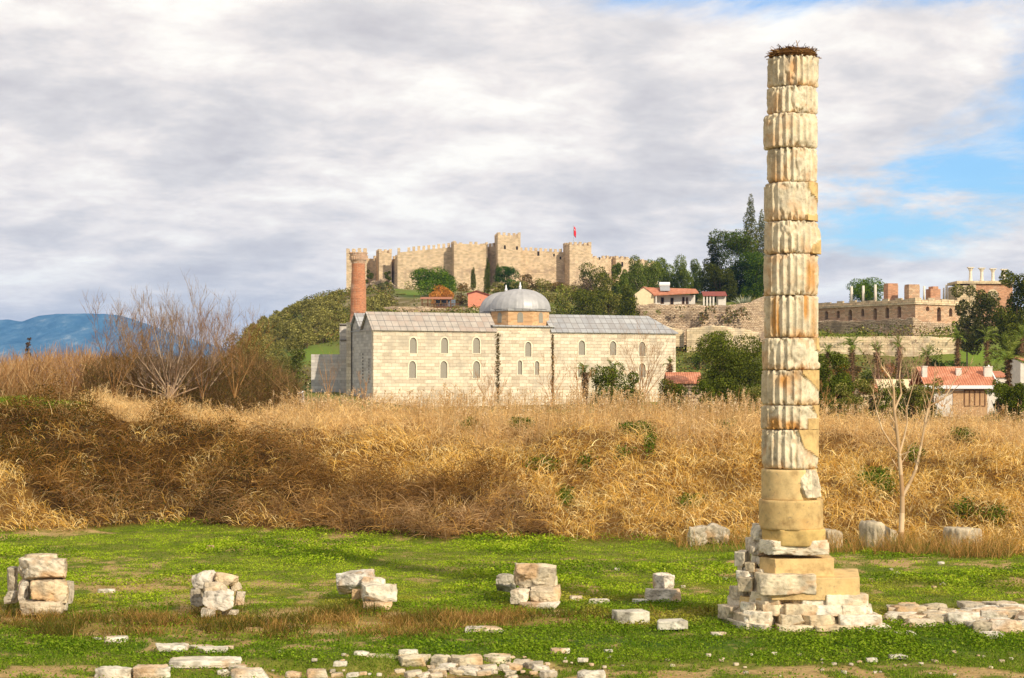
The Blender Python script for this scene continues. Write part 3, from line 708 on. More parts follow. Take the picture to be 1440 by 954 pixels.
lathe_part('smooth_drum', 1071, 1149, 659.5, 703, 31, (214, 184, 128))
lathe_part('base_drum', 1067.5, 1157, 702, 743.5, 33, (206, 174, 116))
lathe_part('octagonal_plinth', 1068, 1163, 742.5, 765, 35, (200, 168, 104), sides=8, ph=.28)
def cstone(name, *a, **k): return stone(name, *a, parent=column, root=GC, mat=k.pop('mat', MARBLE), stain=.15, **k)
cstone('marble_fragment', 1119, 1158, 661, 702, 45.80, depth=.5, seed=71, yaw=.5, facets=6, rough=.04, base=(246, 228, 192))
cstone('marble_fragment', 1060, 1077, 739, 761, 46.35, depth=.8, seed=72, base=(240, 226, 198))
cstone('marble_fragment', 1053, 1080, 757, 783, 46.4, depth=.9, seed=73)
cstone('rough_course', 1072, 1169, 760, 783, 45.66, depth=1.55, seed=74, n=20, facets=7, rough=.055, yaw=.03, base=(248, 234, 204), rnd=.08)
# cast blocks of the repaired plinth
def cast_block(poly, r0, r1, seed, name='cast_block'):
    V = []; n = len(poly); c = srgb((216, 184, 126)); b = MB(); b.prism(poly, zr(r1), zr(r0), (*c, 1)); o = b.build(name, PLASTER, column)
    bv = o.modifiers.new('edge', 'BEVEL'); bv.width = .018; bv.segments = 2; bv.limit_method = 'ANGLE'
def rel(u, d): return (X(u, d)-CX, d-CY)
cast_block([rel(1068, 46.25), rel(1090, 45.72), rel(1173, 45.95), rel(1163, 47.6), rel(1085, 47.6)], 782.5, 808, 1)
cast_block([rel(1085, 45.55), rel(1146, 45.5), rel(1209, 45.62), rel(1206, 47.9), rel(1080, 47.9)], 807.5, 838, 2)
cast_block([rel(1040, 46.25), rel(1068, 45.85), rel(1195, 45.75), rel(1215, 46.5), rel(1200, 48.2), rel(1050, 48.2)], 837.5, 893, 3, 'rubble_core')
FB = [  # stepped foundation: columns, rows, distance, depth
 (1010,1030,876,889,46.4,.9),(1027,1048,878,891,45.7,.9),(1044,1098,878,892,45.2,1.0),(1094,1149,881,893,45.0,.9),(1145,1211,881,893,44.9,.9),(1206,1254,882,893,45.0,.9),
 (1012,1023,856,873,46.6,.7),(1016,1053,858,880,46.0,.9),(1048,1099,861,882,45.4,.9),(1097,1133,866,882,45.25,.8),(1130,1183,866,883,45.15,.8),(1180,1241,866,884,45.1,.9),
 (1020,1045,845,862,46.3,.8),(1042,1076,848,864,45.8,.8),(1071,1108,851,867,45.55,.8),(1103,1150,850,868,45.4,.8),(1147,1188,852,867,45.35,.7),(1184,1230,852,867,45.35,.8),
 (1027,1042,829,846,46.5,.8),(1039,1060,832,849,46.1,.8),(1055,1113,833,852,45.7,.8),(1110,1130,836,851,45.65,.6),(1126,1164,836,852,45.55,.7),(1161,1222,837,853,45.5,.8),
 (1067,1149,808,837,45.42,1.0),(1025,1041,802,818,46.7,.8),(1025,1039,816,829,46.6,.8),(1038,1069,813,833,46.05,.8),(1036,1070,804,815,46.3,.8),
 (1034,1061,777,797,46.6,.9),(1038,1053,791,804,46.65,.7),(1048,1070,792,805,46.3,.7),(1057,1078,780,794,46.5,.7),(1010,1026,868,884,46.9,.9)]
FB = [q for q in FB if not (q[1] <= 1060 and q[2] > 800)]
for i, (u0, d0, u1, d1, rt, rb) in enumerate([(1052, 45.35, 1008, 46.9, 878, 893), (1054, 45.5, 1013, 46.9, 860, 879.5), (1078, 45.62, 1021, 47.0, 847, 861.5), (1066, 45.95, 1029, 47.0, 830.5, 848), (1070, 46.0, 1034, 47.1, 816, 831.5), (1070, 46.05, 1038, 47.1, 802, 817)]):
    A_ = np.array([X(u0, d0), d0]); B_ = np.array([X(u1, d1), d1]); Lf = np.linalg.norm(B_-A_); dv = (B_-A_)/Lf; nv_ = np.array([-dv[1], dv[0]])*(-1); zt, zb_ = Z(rt, d0), Z(rb, d0)
    cut = [0, .45+.12*math.sin(i*2.1), 1.0]
    for j in range(2):
        l0, l1 = cut[j]*Lf, cut[j+1]*Lf; v_, Q_ = rock_mesh((l1-l0+.02, .7, zt-zb_+.03), 360+i*2+j, 18, .02, 0, .035)
        m_ = A_+dv*(l0+l1)/2+nv_*(.32+.06*math.sin(i*3+j*2))
        mesh('foundation_block', v_, Q_, MARBLE, parent=column, col=stone_color(v_, 360+i*2+j, [(236, 222, 194), (220, 204, 172), (232, 216, 186)][(i+j) % 3], .15), loc=(m_[0]-CX, m_[1]-CY, (zt+zb_)/2), rotz=math.atan2(dv[1], dv[0]))
for i, (a, b, c, d, e, f) in enumerate(FB):
    cstone('foundation_block', a, b, c-.5, d+.8, e, depth=f, seed=300+i, n=14 if b-a > 40 else 10, rnd=.02, facets=0, rough=.028, yaw=(.06 if a > 1060 else -.6)*(.8+.2*math.sin(i)), base=[(246, 232, 202), (234, 216, 180), (226, 206, 168), (248, 238, 214)][i % 4])
# white marble core drum piece in front of the course: stork nest on top
nest = None
def build_nest():
    global nest
    c0 = np.array([CX+(1115-1112)/SC_, CY, zr(82.5)]); K = 1500; a = 2*math.pi*rng.random(K); rr = .53*rng.random(K)**.35
    h = .20*rng.random(K)*(1.15-(rr/.62)**4)
    b = np.stack([rr*np.cos(a), rr*np.sin(a), h], 1); d = np.stack([-np.sin(a), np.cos(a), 0*a], 1)+rng.normal(size=(K, 3))*np.array([.5, .5, .28])
    L = .18+.3*rng.random(K); A = b-unit(d)*L[:, None]/2; B = b+unit(d)*L[:, None]/2
    # stay above the stone unless beyond its rim
    for Pq in (A, B):
        inside = np.hypot(Pq[:, 0], Pq[:, 1]) < .66; Pq[:, 2] = np.where(inside, np.maximum(Pq[:, 2], .01), Pq[:, 2])
    c = palette([(122, 84, 42), (94, 62, 32), (156, 116, 66), (70, 46, 26), (178, 140, 88)], K)
    v = join([sticks(A, B, .007+.007*rng.random(K), .004+.004*rng.random(K), c, 3)])
    m = MB().lathe([(.02, .0), (.56, .0), (.60, .06), (.55, .15), (.42, .19), (.05, .16)], 24, c=lin(84, 58, 32))
    nest = tag(mesh('stork_nest', v[0], v[1], TWIG, col=v[2], loc=tuple(c0)), 'round nest of dry twigs lying on top of the tall column', 'bird nest')
    m.build('nest_bowl', TWIG, nest)
build_nest()
# ---------------------------------------------------------------- masonry of the buildings
ASHLAR = masonry('mosque_ashlar', lin(236, 220, 190), lin(216, 198, 168), lin(196, 176, 144), 1.25, .55, .03, .85, .05, .6, (.50, .42, .30))
ASHLAR2 = masonry('mosque_grey_shade_stone', lin(206, 198, 186), lin(190, 182, 170), lin(160, 150, 138), 1.1, .5, .02, .3, .015, .3, (.36, .33, .3))  # grey portal stone; for the left wall its shade is put into the colour
CASTLE = masonry('castle_rubble_masonry', lin(240, 214, 176), lin(224, 196, 156), lin(196, 168, 130), .9, .42, .05, .65, .12, 1.0, (.40, .27, .18))
RUIN = masonry('ruin_rubble_masonry', lin(224, 200, 166), lin(196, 168, 134), lin(140, 112, 86), .8, .38, .06, .8, .12, 1.0, (.30, .22, .15), .6)
BRICKSTONE = masonry('banded_brick_and_stone', lin(212, 162, 122), lin(228, 196, 158), lin(196, 164, 130), .7, .30, .05, .7, .08, .9, (.50, .30, .19))
PALEWALL = masonry('pale_terrace_ashlar', lin(228, 206, 168), lin(210, 186, 146), lin(170, 146, 110), 1.2, .5, .03, .45, .04, .6, (.38, .32, .24))
BRICK = masonry('red_brick', lin(214, 140, 96), lin(194, 118, 78), lin(216, 176, 140), .34, .14, .02, .75, .03, .7, (.66, .46, .32))
LEAD = None
def lead_mat(name, c1, c2, patch, pk):
    m, t = new_mat(name); o = t.node('ShaderNodeTexCoord').outputs['Object']; s = t.node('ShaderNodeSeparateXYZ', {0: o})
    v = t.node('ShaderNodeCombineXYZ', {0: s.outputs[0], 1: t.math('MULTIPLY', s.outputs[2], 1.0), 2: 0.0}).outputs[0]
    br = t.node('ShaderNodeTexBrick', {'Vector': v, 'Color1': c1, 'Color2': c2, 'Mortar': lin(128, 122, 116), 'Scale': 1.0, 'Mortar Size': .05, 'Brick Width': 1.15, 'Row Height': .95}, offset=0.0)
    n = t.noise(o, .8, 6, .6)
    c = t.mix(.7, br.outputs[0], t.ramp(n, [(.3, (.7, .68, .66)), (.7, (1.1, 1.1, 1.1))]), 'MULTIPLY')
    n3 = t.noise(o, .55, 4, .5)
    w = t.node('ShaderNodeTexWhiteNoise', {'Vector': t.node('ShaderNodeVectorMath', {0: t.node('ShaderNodeVectorMath', {0: v, 1: (1/1.15, 1/.95, 0)}, operation='MULTIPLY').outputs[0]}, operation='FLOOR').outputs[0]}).outputs[0]
    c = t.mix(t.math('MULTIPLY', t.math('MULTIPLY', t.smooth(w, .3, .7), t.smooth(n3, .38, .55)), pk), c, patch)
    finish(t, c, .55, br.outputs[1], -.3, .05, .4, .25); return m
LEAD = lead_mat('lead_sheet', lin(186, 184, 178), lin(168, 168, 166), lin(150, 140, 130), .4)
LEADB = lead_mat('rusty_lead_sheet', lin(198, 186, 168), lin(184, 172, 156), lin(182, 158, 138), .6)
GLASSG = plain('window_grille_grey', lin(152, 143, 124), .12, 6, .5)
BRICKP = masonry('pale_red_brick', lin(222, 164, 124), lin(204, 142, 104), lin(220, 186, 150), .5, .22, .03, .7, .05, .8, (.62, .44, .30))
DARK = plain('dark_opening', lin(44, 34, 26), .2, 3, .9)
WHITE = plain('whitewash', lin(216, 206, 188), .14, 2, .8)
CREAM = plain('cream_render', lin(224, 204, 160), .12, 1.2, .9)
PINK = plain('pink_render', lin(218, 140, 110), .12, 1.2, .9)
ORANGEST = masonry('orange_brick_drum', lin(226, 184, 134), lin(208, 160, 112), lin(214, 176, 130), .5, .22, .02, .3, .02, .4, (.5, .33, .2))
WOOD = plain('weathered_timber', lin(120, 84, 54), .3, 5, .8)
MARBLE_FAR = plain('pale_marble', lin(222, 208, 184), .15, 2.5, .8)
METAL = plain('galvanised_metal', lin(176, 176, 172), .15, 3, .4, .5, .5)
TRIMW = plain('white_paint', lin(236, 232, 224), .04, 3, .6)
def tile_mat():
    m, t = new_mat('terracotta_tiles'); o = t.node('ShaderNodeTexCoord').outputs['Object']; s = t.node('ShaderNodeSeparateXYZ', {0: o})
    w = t.math('SINE', t.math('MULTIPLY', s.outputs[0], 26)); n = t.noise(o, 1.2, 6, .6); n2 = t.noise(o, 7, 4, .6)
    c = t.ramp(t.math('ADD', t.math('MULTIPLY', n, .6), t.math('MULTIPLY', n2, .4)), [(.3, lin(158, 96, 68)), (.5, lin(198, 130, 96)), (.68, lin(218, 164, 130))])
    c = t.mix(t.math('MULTIPLY', t.smooth(w, -.2, -1), .4), c, lin(150, 80, 56))
    finish(t, c, .85, w, .6, .04, .15); return m
TILES = tile_mat()

def arch_poly(cx, w, z0, z1, pointed=.0, n=10):
    """closed arch outline (counter-clockwise seen from -y): sill z0, crown z1"""
    r = w/2; rise = r*(1+pointed); sp = z1-rise; L = [(cx-r, z0), (cx+r, z0)]
    for k in range(n+1):
        a = math.pi*k/n; L.append((cx+r*math.cos(a), sp+rise*math.sin(a)**(1-.25*pointed)))
    return L
def wall_with_holes(name, mat, parent, W_, z0, z1, thick, holes, loc, rotz, depth=None, top=None):
    """a wall slab along local x with real openings cut as recesses of the given depth"""
    b = MB()
    if top is None: b.box(0, W_, 0, thick, z0, z1)
    else:
        n = len(top); poly = [(0, z0), (W_, z0)]+[(x, z) for x, z in top[::-1]]; b.plate(poly, 0, thick)
    o = b.build(name, mat, parent, loc, rotz)
    if holes:
        cb = MB()
        for h in holes: cb.plate(h, -.5, depth or thick+.5)
        c = cb.build('cutter', mat, None, (0, 0, 0)); c.parent = parent; c.location = loc; c.rotation_euler[2] = rotz
        md = o.modifiers.new('cut', 'BOOLEAN'); md.operation = 'DIFFERENCE'; md.object = c; md.solver = 'EXACT'
        bpy.context.view_layer.update()
        me = bpy.data.meshes.new_from_object(o.evaluated_get(bpy.context.evaluated_depsgraph_get()))
        o.modifiers.clear(); o.data = me; bpy.data.objects.remove(c)
    return o
def ring(b, poly, t, y0, y1):
    """flat frame of width t round an outline"""
    c = np.mean(np.array(poly), 0); n = len(poly)
    P_ = np.array(poly); nr = []
    for i in range(n):
        e = P_[(i+1) % n]-P_[i-1]; q = np.array([e[1], -e[0]]); q /= np.linalg.norm(q)+1e-9; nr.append(P_[i]+q*t)
    nr = np.array(nr)
    for i in range(n):
        j = (i+1) % n; b.plate([tuple(P_[j]), tuple(P_[i]), tuple(nr[i]), tuple(nr[j])], y0, y1)

# ---------------------------------------------------------------- castle on the hill
def crenel_box(b, L, D, z0, z1, rg, mer=1.05, gap=.85, mh=1.5, wear=.0, sides='fblr', slope=0.0, th=.7):
    """tower or curtain block from local (0,0) to (L,D) with merlons on the chosen sides; slope raises the far end"""
    V = [(0,0,z0),(L,0,z0),(L,D,z0),(0,D,z0),(0,0,z1),(L,0,z1+slope),(L,D,z1+slope),(0,D,z1)]
    b.add(V, [(0,3,2,1),(4,5,6,7),(0,1,5,4),(1,2,6,5),(2,3,7,6),(3,0,4,7)])
    def run(n_, f):
        k = max(1, round((n_+gap)/(mer+gap))); st = (n_+gap)/k; 
        for i in range(k):
            if rg.random() < wear: continue
            f(i*st, i*st+st-gap, mh*(1-.5*wear)+rg.uniform(-.18, .12)-(rg.random()*mh*.5 if rg.random() < wear*.8 else 0))
    zs = lambda x: z1+slope*x/L-.06
    if 'f' in sides: run(L, lambda a, c, h: b.box(a, c, -.03, th, zs((a+c)/2)-.15, zs((a+c)/2)+h))
    if 'b' in sides: run(L, lambda a, c, h: b.box(a, c, D-th, D+.03, zs((a+c)/2)-.15, zs((a+c)/2)+h))
    if 'l' in sides: run(D, lambda a, c, h: b.box(-.03, th, a, c, z1-.1, z1+h))
    if 'r' in sides: run(D, lambda a, c, h: b.box(L-th, L+.03, a, c, z1+slope-.1, z1+slope+h))
def build_castle():
    root_loc = (X(690, 700), 700.0, 36.0)
    root = thing('castle', 'walled hilltop castle with crenellated towers and long stone curtain walls', 'castle', root_loc)
    rg = random.Random(4)
    def seg(name, u0, d0, u1, d1, rtop, rbot, D, rt1=None, wear=.1, sides='fblr', mh=1.5, holes=(), label=None):
        a = np.array([X(u0, d0), d0]); c = np.array([X(u1, d1), d1]); L = float(np.linalg.norm(c-a)); ang = math.atan2(c[1]-a[1], c[0]-a[0])
        zt = Z(rtop, d0)-mh; zb = Z(rbot, d0)-6; sl_ = 0 if rt1 is None else Z(rt1, d1)-mh-zt
        b = MB(); crenel_box(b, L, D, zb, zt, rg, wear=wear, sides=sides, slope=sl_, mh=mh)
        b.v = [(x, y, z-root_loc[2]) for x, y, z in b.v]
        o = b.build(name, CASTLE, root, (a[0]-root_loc[0], a[1]-root_loc[1], 0), ang)
        for (uu, rr, w, h) in holes:
            t = (uu-u0)/(u1-u0); hb = MB(); zz = Z(rr, (d0+d1)/2)-root_loc[2]; hb.box(t*L-w/2, t*L+w/2, -.06, .3, zz-h/2, zz+h/2)
            hb.build('arrow_slit', DARK, root, (a[0]-root_loc[0], a[1]-root_loc[1], 0), ang)
        return o
    seg('tower', 487, 696, 515.5, 696.5, 349, 402, 9, wear=.03); 
    seg('curtain_wall', 514, 705, 530, 708, 358, 396, 2.5, wear=.25, sides='f')
    seg('tower', 533, 696, 551, 697, 350, 396, 8, wear=.03)
    seg('curtain_wall', 549, 703, 562, 690, 360, 400, 2.5, wear=.3, sides='f')
    seg('curtain_wall', 559, 688, 640, 690, 349, 410, 3, rt1=341, wear=.05, sides='f', mh=1.7)
    seg('bastion', 638.5, 684, 686, 686, 338, 404, 9, rt1=340, wear=.3, sides='flr', mh=1.2)
    seg('curtain_wall', 682, 692, 700, 688, 342, 400, 3, wear=.3, sides='f')
    seg('great_tower', 700, 680, 732, 681, 327, 402, 11, wear=.03, mh=1.4, holes=[(710, 348, .7, 1.4), (727, 349, .7, 1.3)])
    seg('curtain_wall', 731, 688, 797, 690, 347.5, 404, 3, rt1=350.5, wear=.06, sides='f', mh=1.2, holes=[(757, 357, .8, 1.6), (779, 359, .6, 1.0), (788, 363, .6, 1.0)])
    seg('tower', 801, 683, 831.5, 685, 340, 410, 9, wear=.08, mh=1.4)
    seg('curtain_wall', 830, 692, 868, 700, 357, 410, 3, rt1=361, wear=.08, sides='f', mh=1.2, holes=[(843, 364, .6, 1.0)])
    seg('tower', 866, 696, 884, 698, 360, 412, 6, wear=.2, mh=1.0, holes=[(875, 372, .8, 1.8)])
    seg('curtain_wall', 883, 700, 925, 712, 361, 412, 3, rt1=368, wear=.2, sides='f', mh=1.0)
    # flag flying from the tower
    fp = P(806.5, 340, 690); fr_ = thing('flag', 'small red flag on a thin pole above a castle tower', 'flag', tuple(fp))
    h = Z(314, 690)-fp[2]; MB().tube((0, 0, -1.2), (0, 0, h+.3), .11, .07, 6).build('flagpole', METAL, fr_)
    V = []; 
    for i in range(7):
        for k in range(5): V.append((.08+.30*k+(.10*math.sin(i*1.3+k)), .22*math.sin(k*1.9+i*.6), h-.1-i*.68-k*.30))
    idx = np.arange(35).reshape(7, 5); Q = np.stack([idx[:-1, :-1].ravel(), idx[1:, :-1].ravel(), idx[1:, 1:].ravel(), idx[:-1, 1:].ravel()], 1)
    cl = mesh('flag_cloth', V, Q, plain('red_cloth', lin(214, 30, 44), .08, 2, .7), parent=fr_, smooth=True)
    sm = cl.modifiers.new('t', 'SOLIDIFY'); sm.thickness = .03
    b = MB(); n = 12
    for k in range(n-3):
        a0 = math.radians(60+k*27); a1 = math.radians(60+(k+1)*27); cx, cz = .62, h-1.75
        b.plate([(cx+.34*math.cos(a0), cz+.34*math.sin(a0)), (cx+.07+.24*math.cos(a0), cz+.24*math.sin(a0)), (cx+.07+.24*math.cos(a1), cz+.24*math.sin(a1)), (cx+.34*math.cos(a1), cz+.34*math.sin(a1))], -.46, -.42)
    b.build('crescent', TRIMW, fr_)
    fr_.scale = (.72, .72, .85)
    st_ = MB(); pts = []
    for k in range(10): r_ = .2 if k % 2 == 0 else .08; a = math.pi/2+k*math.pi/5; pts.append((.95+r_*math.cos(a), h-1.85+r_*math.sin(a)))
    st_.plate(pts, -.46, -.42); st_.build('star', TRIMW, fr_)
build_castle()

# ---------------------------------------------------------------- mosque
MT = math.radians(22); M0 = np.array([X(525, 300), 300.0]); MD = np.array([math.cos(MT), math.sin(MT)]); MN = np.array([-math.sin(MT), math.cos(MT)])
ML = 54.9; MZ0 = 1.2; EAVE = Z(465, 300)
def fac(u, off=0.0):
    """distance along the front wall (set back by off) seen at photo column u"""
    k = (u-CU)/F; o = M0+MN*off; return float((k*o[1]-o[0])/(MD[0]-k*MD[1]))
def facz(u, row, off=0.0): s = fac(u, off); y = M0[1]+MN[1]*off+MD[1]*s; return Z(row, y)
def build_mosque():
    root = thing('mosque', 'long pale stone mosque with two grey lead domes and a broken red brick minaret', 'mosque', (M0[0], M0[1], MZ0), MT)
    zl = lambda z: z-MZ0
    AW = 6.3
    wins = [(581, 475, 497, 11), (625, 475, 497, 11), (670, 475, 497, 11), (742.7, 481, 502, 10), (818, 479, 499.5, 10.5), (862, 480, 500, 10.5), (903, 481, 501, 10.5),
            (580, 508, 532, 11), (624, 508, 532, 11), (670, 508, 532, 11), (731, 507, 527, 7.5), (755, 508, 527.5, 7.5), (817, 511, 531, 10.5), (862, 511, 531, 10.5), (903, 511, 531, 10.5)]
    holes = []; 
    for (u, a, b_, w) in wins:
        s0, s1 = fac(u-w/2+.6), fac(u+w/2-.6); holes.append(arch_poly((s0+s1)/2, s1-s0, zl(facz(u, b_)), zl(facz(u, a)), .35))
    eh = zl(EAVE)
    wall_with_holes('front_wall', ASHLAR, root, ML, -2, eh, .9, holes, (0, 0, 0), 0, depth=.22)
    for (u, a, b_, w), h in zip(wins, holes):
        wb = MB(); ring(wb, h, .17, -.05, .06); f = wb.build('window', plain('pale_stone_trim', lin(238, 222, 188), .1, 2) if 'pale_stone_trim' not in bpy.data.materials else bpy.data.materials['pale_stone_trim'], root)
        MB().plate(h, .16, .21).build('window_grille', GLASSG, f)
    # other walls of the hall
    MB().box(.02, ML-.02, .9, 2*AW, -2, eh-.01).build('hall_block', ASHLAR2, root) if False else None
    b = MB(); b.box(0, .8, .91, 2*AW, -2, eh); b.build('side_wall', ASHLAR2, root)
    b = MB(); b.box(ML-.8, ML, .91, 2*AW, -2, eh); b.build('side_wall', ASHLAR, root)
    b = MB(); b.box(.81, ML-.81, 2*AW-.8, 2*AW, -2, eh); b.build('rear_wall', ASHLAR2, root)
    # slit openings and stains of the side wall
    for y, z0, z1, w in [(2.3, eh-8.5, eh-4.3, .22), (5.6, eh-7.8, eh-3.4, .35)]:
        k = 8
        for i in range(k): z = z0+(z1-z0)*i/k; MB().box(-.04, .2, y-w/2, y+w/2, z, z+(z1-z0)/k*.6).build('slit', DARK, root)
    rh = 3.0; ov = .35
    def gable(y0, y1, x0, x1, mat, hip=0.0, name='roof'):
        ym = (y0+y1)/2; e = eh+.02
        b = MB(); V = [(x0-ov, y0-ov, e), (x1+ov, y0-ov, e), (x1+ov, y1+ov*.2, e), (x0-ov, y1+ov*.2, e), (x0-ov, ym, e+rh), (x1+ov-hip, ym, e+rh)]
        V += [(x, y, z+.16) for x, y, z in V]
        b.add(V, [(6, 7, 11, 10), (9, 10, 11, 8), (7, 8, 11) , (0, 1, 7, 6), (3, 0, 6, 9)[::1], (1, 2, 8, 7), (0, 4, 5, 1), (2, 5, 4, 3), (1, 5, 2), (0, 6, 10, 4), (4, 10, 9, 3), (2, 3, 9, 8)])
        b.build(name, mat, root)
        g = MB(); g.add([(x0+.05, y0, e-.02), (x0+.05, y1, e-.02), (x0+.05, ym, e+rh-.1), (x0+.5, y0, e-.02), (x0+.5, y1, e-.02), (x0+.5, ym, e+rh-.1)], [(0, 2, 1), (3, 4, 5), (0, 1, 4, 3), (1, 2, 5, 4), (2, 0, 3, 5)])
        g.build('gable_wall', ASHLAR2, root)
    xa, xb = fac(696), fac(777)
    gable(0, AW, 0, xa, LEADB); gable(AW+.1, 2*AW, 0, xa, LEAD)
    gable(0, AW, xb, ML, LEAD, hip=4.2); gable(AW+.1, 2*AW, xb, ML, LEAD, hip=4.2)
    # raised middle bay, octagonal drums and ribbed domes
    b = MB(); b.box(xa-.2, xb+.2, .25, 2*AW, eh-.2, eh+.9); b.build('middle_bay', ASHLAR, root)
    b = MB(); b.box(xa-.5, xb+.5, -.15, 2*AW+.3, eh+.9, eh+1.15); b.build('middle_bay_coping', LEAD, root)
    for cyd, u, R, rtop, rbase, rbot in ((5.7, 731.5, 5.05, 408, 437, 458), (12.2, 731.5, 4.5, 409.5, 438, 458)):
        cx = fac(u, 5.7); yy = M0[1]+MN[1]*5.7+MD[1]*cx
        zb, z0, z1 = zl(Z(rbot, yy)), zl(Z(rbase, yy)), zl(Z(rtop, yy))
        o8 = MB(); Rd = R*1.05; o8.lathe([(Rd, zb-.6), (Rd, z0-.25)], 8, cx, cyd, ph=.5-22/45)
        dr_ = o8.build('dome_drum', ORANGEST, root)
        c8 = MB(); c8.lathe([(Rd+.28, z0-.24), (Rd+.32, z0), (Rd*.98, z0+.14)], 8, cx, cyd, ph=.5-22/45); c8.build('dome_cornice', LEAD, root)
        for k in range(8):
            a = 2*math.pi*(k+.5+.5-22/45)/8; rr = Rd*math.cos(math.pi/8)
            wb = MB(); wb.plate(arch_poly(0, .95, 0, 1.75, .2), -.05, .1)
            w_ = wb.build('drum_window', GLASSG, root, (cx+rr*math.cos(a), cyd+rr*math.sin(a), zb+.35), a+math.pi/2)
        V = []; nr = 24; na = nr*6; nv = 16
        for i in range(nv+1):
            t = i/nv*math.pi/2; r0 = R*1.02*math.cos(t)**.92 if i < nv else 0.02; zz = z0+.12+(z1-z0)*math.sin(t)
            for k in range(na):
                a = 2*math.pi*k/na; rib = .085 if k % 6 == 0 else 0; r = max(r0+rib*min(1, r0), .02); V.append((cx+r*math.cos(a), cyd+r*math.sin(a), zz+rib*math.sin(t)*.6*(r0 > .3)))
        idx = np.arange((nv+1)*na).reshape(nv+1, na); nx = np.roll(idx, -1, 1)
        Q = np.stack([idx[:-1].ravel(), nx[:-1].ravel(), nx[1:].ravel(), idx[1:].ravel()], 1)
        dm = mesh('dome', V, Q, plain('dome_lead', lin(176, 172, 166), .16, .8, .5, .4, .2) if 'dome_lead' not in bpy.data.materials else bpy.data.materials['dome_lead'], parent=root, smooth=False)
        MB().lathe([(.32, z1-.1), (.18, z1+.3), (.28, z1+.5), (.15, z1+.8), (.12, z1+1.2), (.02, z1+1.4)], 8, cx, cyd).build('finial', TRIMW, dm)
    # weeds grown down the two joints of the front
    for u, w in ((700, .24), (777, .13)):
        s = fac(u); K = 650; zz = eh*rng.random(K)*.98; cen = np.stack([s+rng.normal(size=K)*w*(.5+.5*np.sin(zz*2.1)**2), -.08-.12*rng.random(K), zz], 1)
        v = join([leaves(cen, .16+.2*rng.random(K), palette([(96, 78, 42), (120, 96, 56), (90, 88, 42), (150, 122, 80)], K))])
        mesh('wall_weeds', v[0], v[1], LEAF, parent=root, col=v[2])
    # brick minaret behind the gables
    d = 321.5; mx, mz = X(504, d), 0
    def rw(r): return Z(r, d)
    rel = np.array([mx, d])-M0; lx, ly = float(rel@MD), float(rel@MN)
    s_ = d/F
    nb = 24
    MB().lathe([(16*s_, zl(MZ0)-1), (15.5*s_, zl(rw(470))), (14*s_, zl(rw(463))), (11.2*s_, zl(rw(440)))], 8, lx, ly).build('minaret_base', BRICK, root)
    mb = MB(); mb.lathe([(11.2*s_, zl(rw(440))), (10.7*s_, zl(rw(407))), (10.9*s_, zl(rw(406.8))), (10.9*s_, zl(rw(405))), (10.4*s_, zl(rw(404.8))), (9.6*s_, zl(rw(386))), (9.9*s_, zl(rw(385.6))), (9.9*s_, zl(rw(384))), (9.4*s_, zl(rw(383.6))), (9.5*s_, zl(rw(371)))], nb, lx, ly)
    sh = mb.build('minaret', BRICK, root)
    mb = MB(); mb.lathe([(9.6*s_, zl(rw(371))), (10.6*s_, zl(rw(367))), (10.8*s_, zl(rw(365))), (11.6*s_, zl(rw(362))), (12.2*s_, zl(rw(359))), (12.2*s_, zl(rw(357.2))), (10.5*s_, zl(rw(357.0))), (10.2*s_, zl(rw(358.5)))], nb, lx, ly)
    for k in range(nb):
        a = 2*math.pi*k/nb; r0 = 11.3*s_; mb.box(lx+r0*math.cos(a)-.13, lx+r0*math.cos(a)+.13, ly+r0*math.sin(a)-.13, ly+r0*math.sin(a)+.13, zl(rw(366)), zl(rw(361)))
    rgm = random.Random(3)
    for k in range(20):
        a = 2*math.pi*k/20; r0 = 11.2*s_; mb.box(lx+r0*math.cos(a)-.2, lx+r0*math.cos(a)+.2, ly+r0*math.sin(a)-.2, ly+r0*math.sin(a)+.2, zl(rw(357.3)), zl(rw(356.8-rgm.random()*1.6)))
    mb.build('minaret_gallery', masonry('minaret_gallery_brick', lin(222, 184, 146), lin(204, 148, 106), lin(226, 200, 172), .3, .2, .04, .5, .04, .8, (.5, .33, .22)), root)
    # portal block and courtyard wall on the left
    def block(name, u0, u1, rt, rb, d_, dep, mat):
        x0, x1 = X(u0, d_), X(u1, d_); b = MB(); b.box(x0-M0[0], x1-M0[0], d_-M0[1], d_-M0[1]+dep, -3, zl(Z(rt, d_)))
        o = b.build(name, mat, root); o.rotation_euler[2] = -MT; return o
    # the root is turned by MT: build these two with the inverse turn so that their faces look at the field
    pb = block('portal_block', 477.5, 488.5, 455.5, 545, 316, 6, ASHLAR2)
    block('portal_pilaster', 487, 493.5, 453.5, 545, 310.6, 4.2, ASHLAR)
    block('courtyard_wall', 437.5, 478.5, 498.5, 560, 318, 1.2, ASHLAR2)
    for r0, r1, u0, u1 in ((456.5, 458, 477, 488.6), (478, 479, 477.3, 488.6)):
        x0, x1 = X(u0, 315.8), X(u1, 315.8); b = MB(); b.box(x0-M0[0], x1-M0[0], 315.8-M0[1], 316.2-M0[1], zl(Z(r1, 316)), zl(Z(r0, 316))); o = b.build('portal_moulding', DARK, root); o.rotation_euler[2] = -MT
build_mosque()
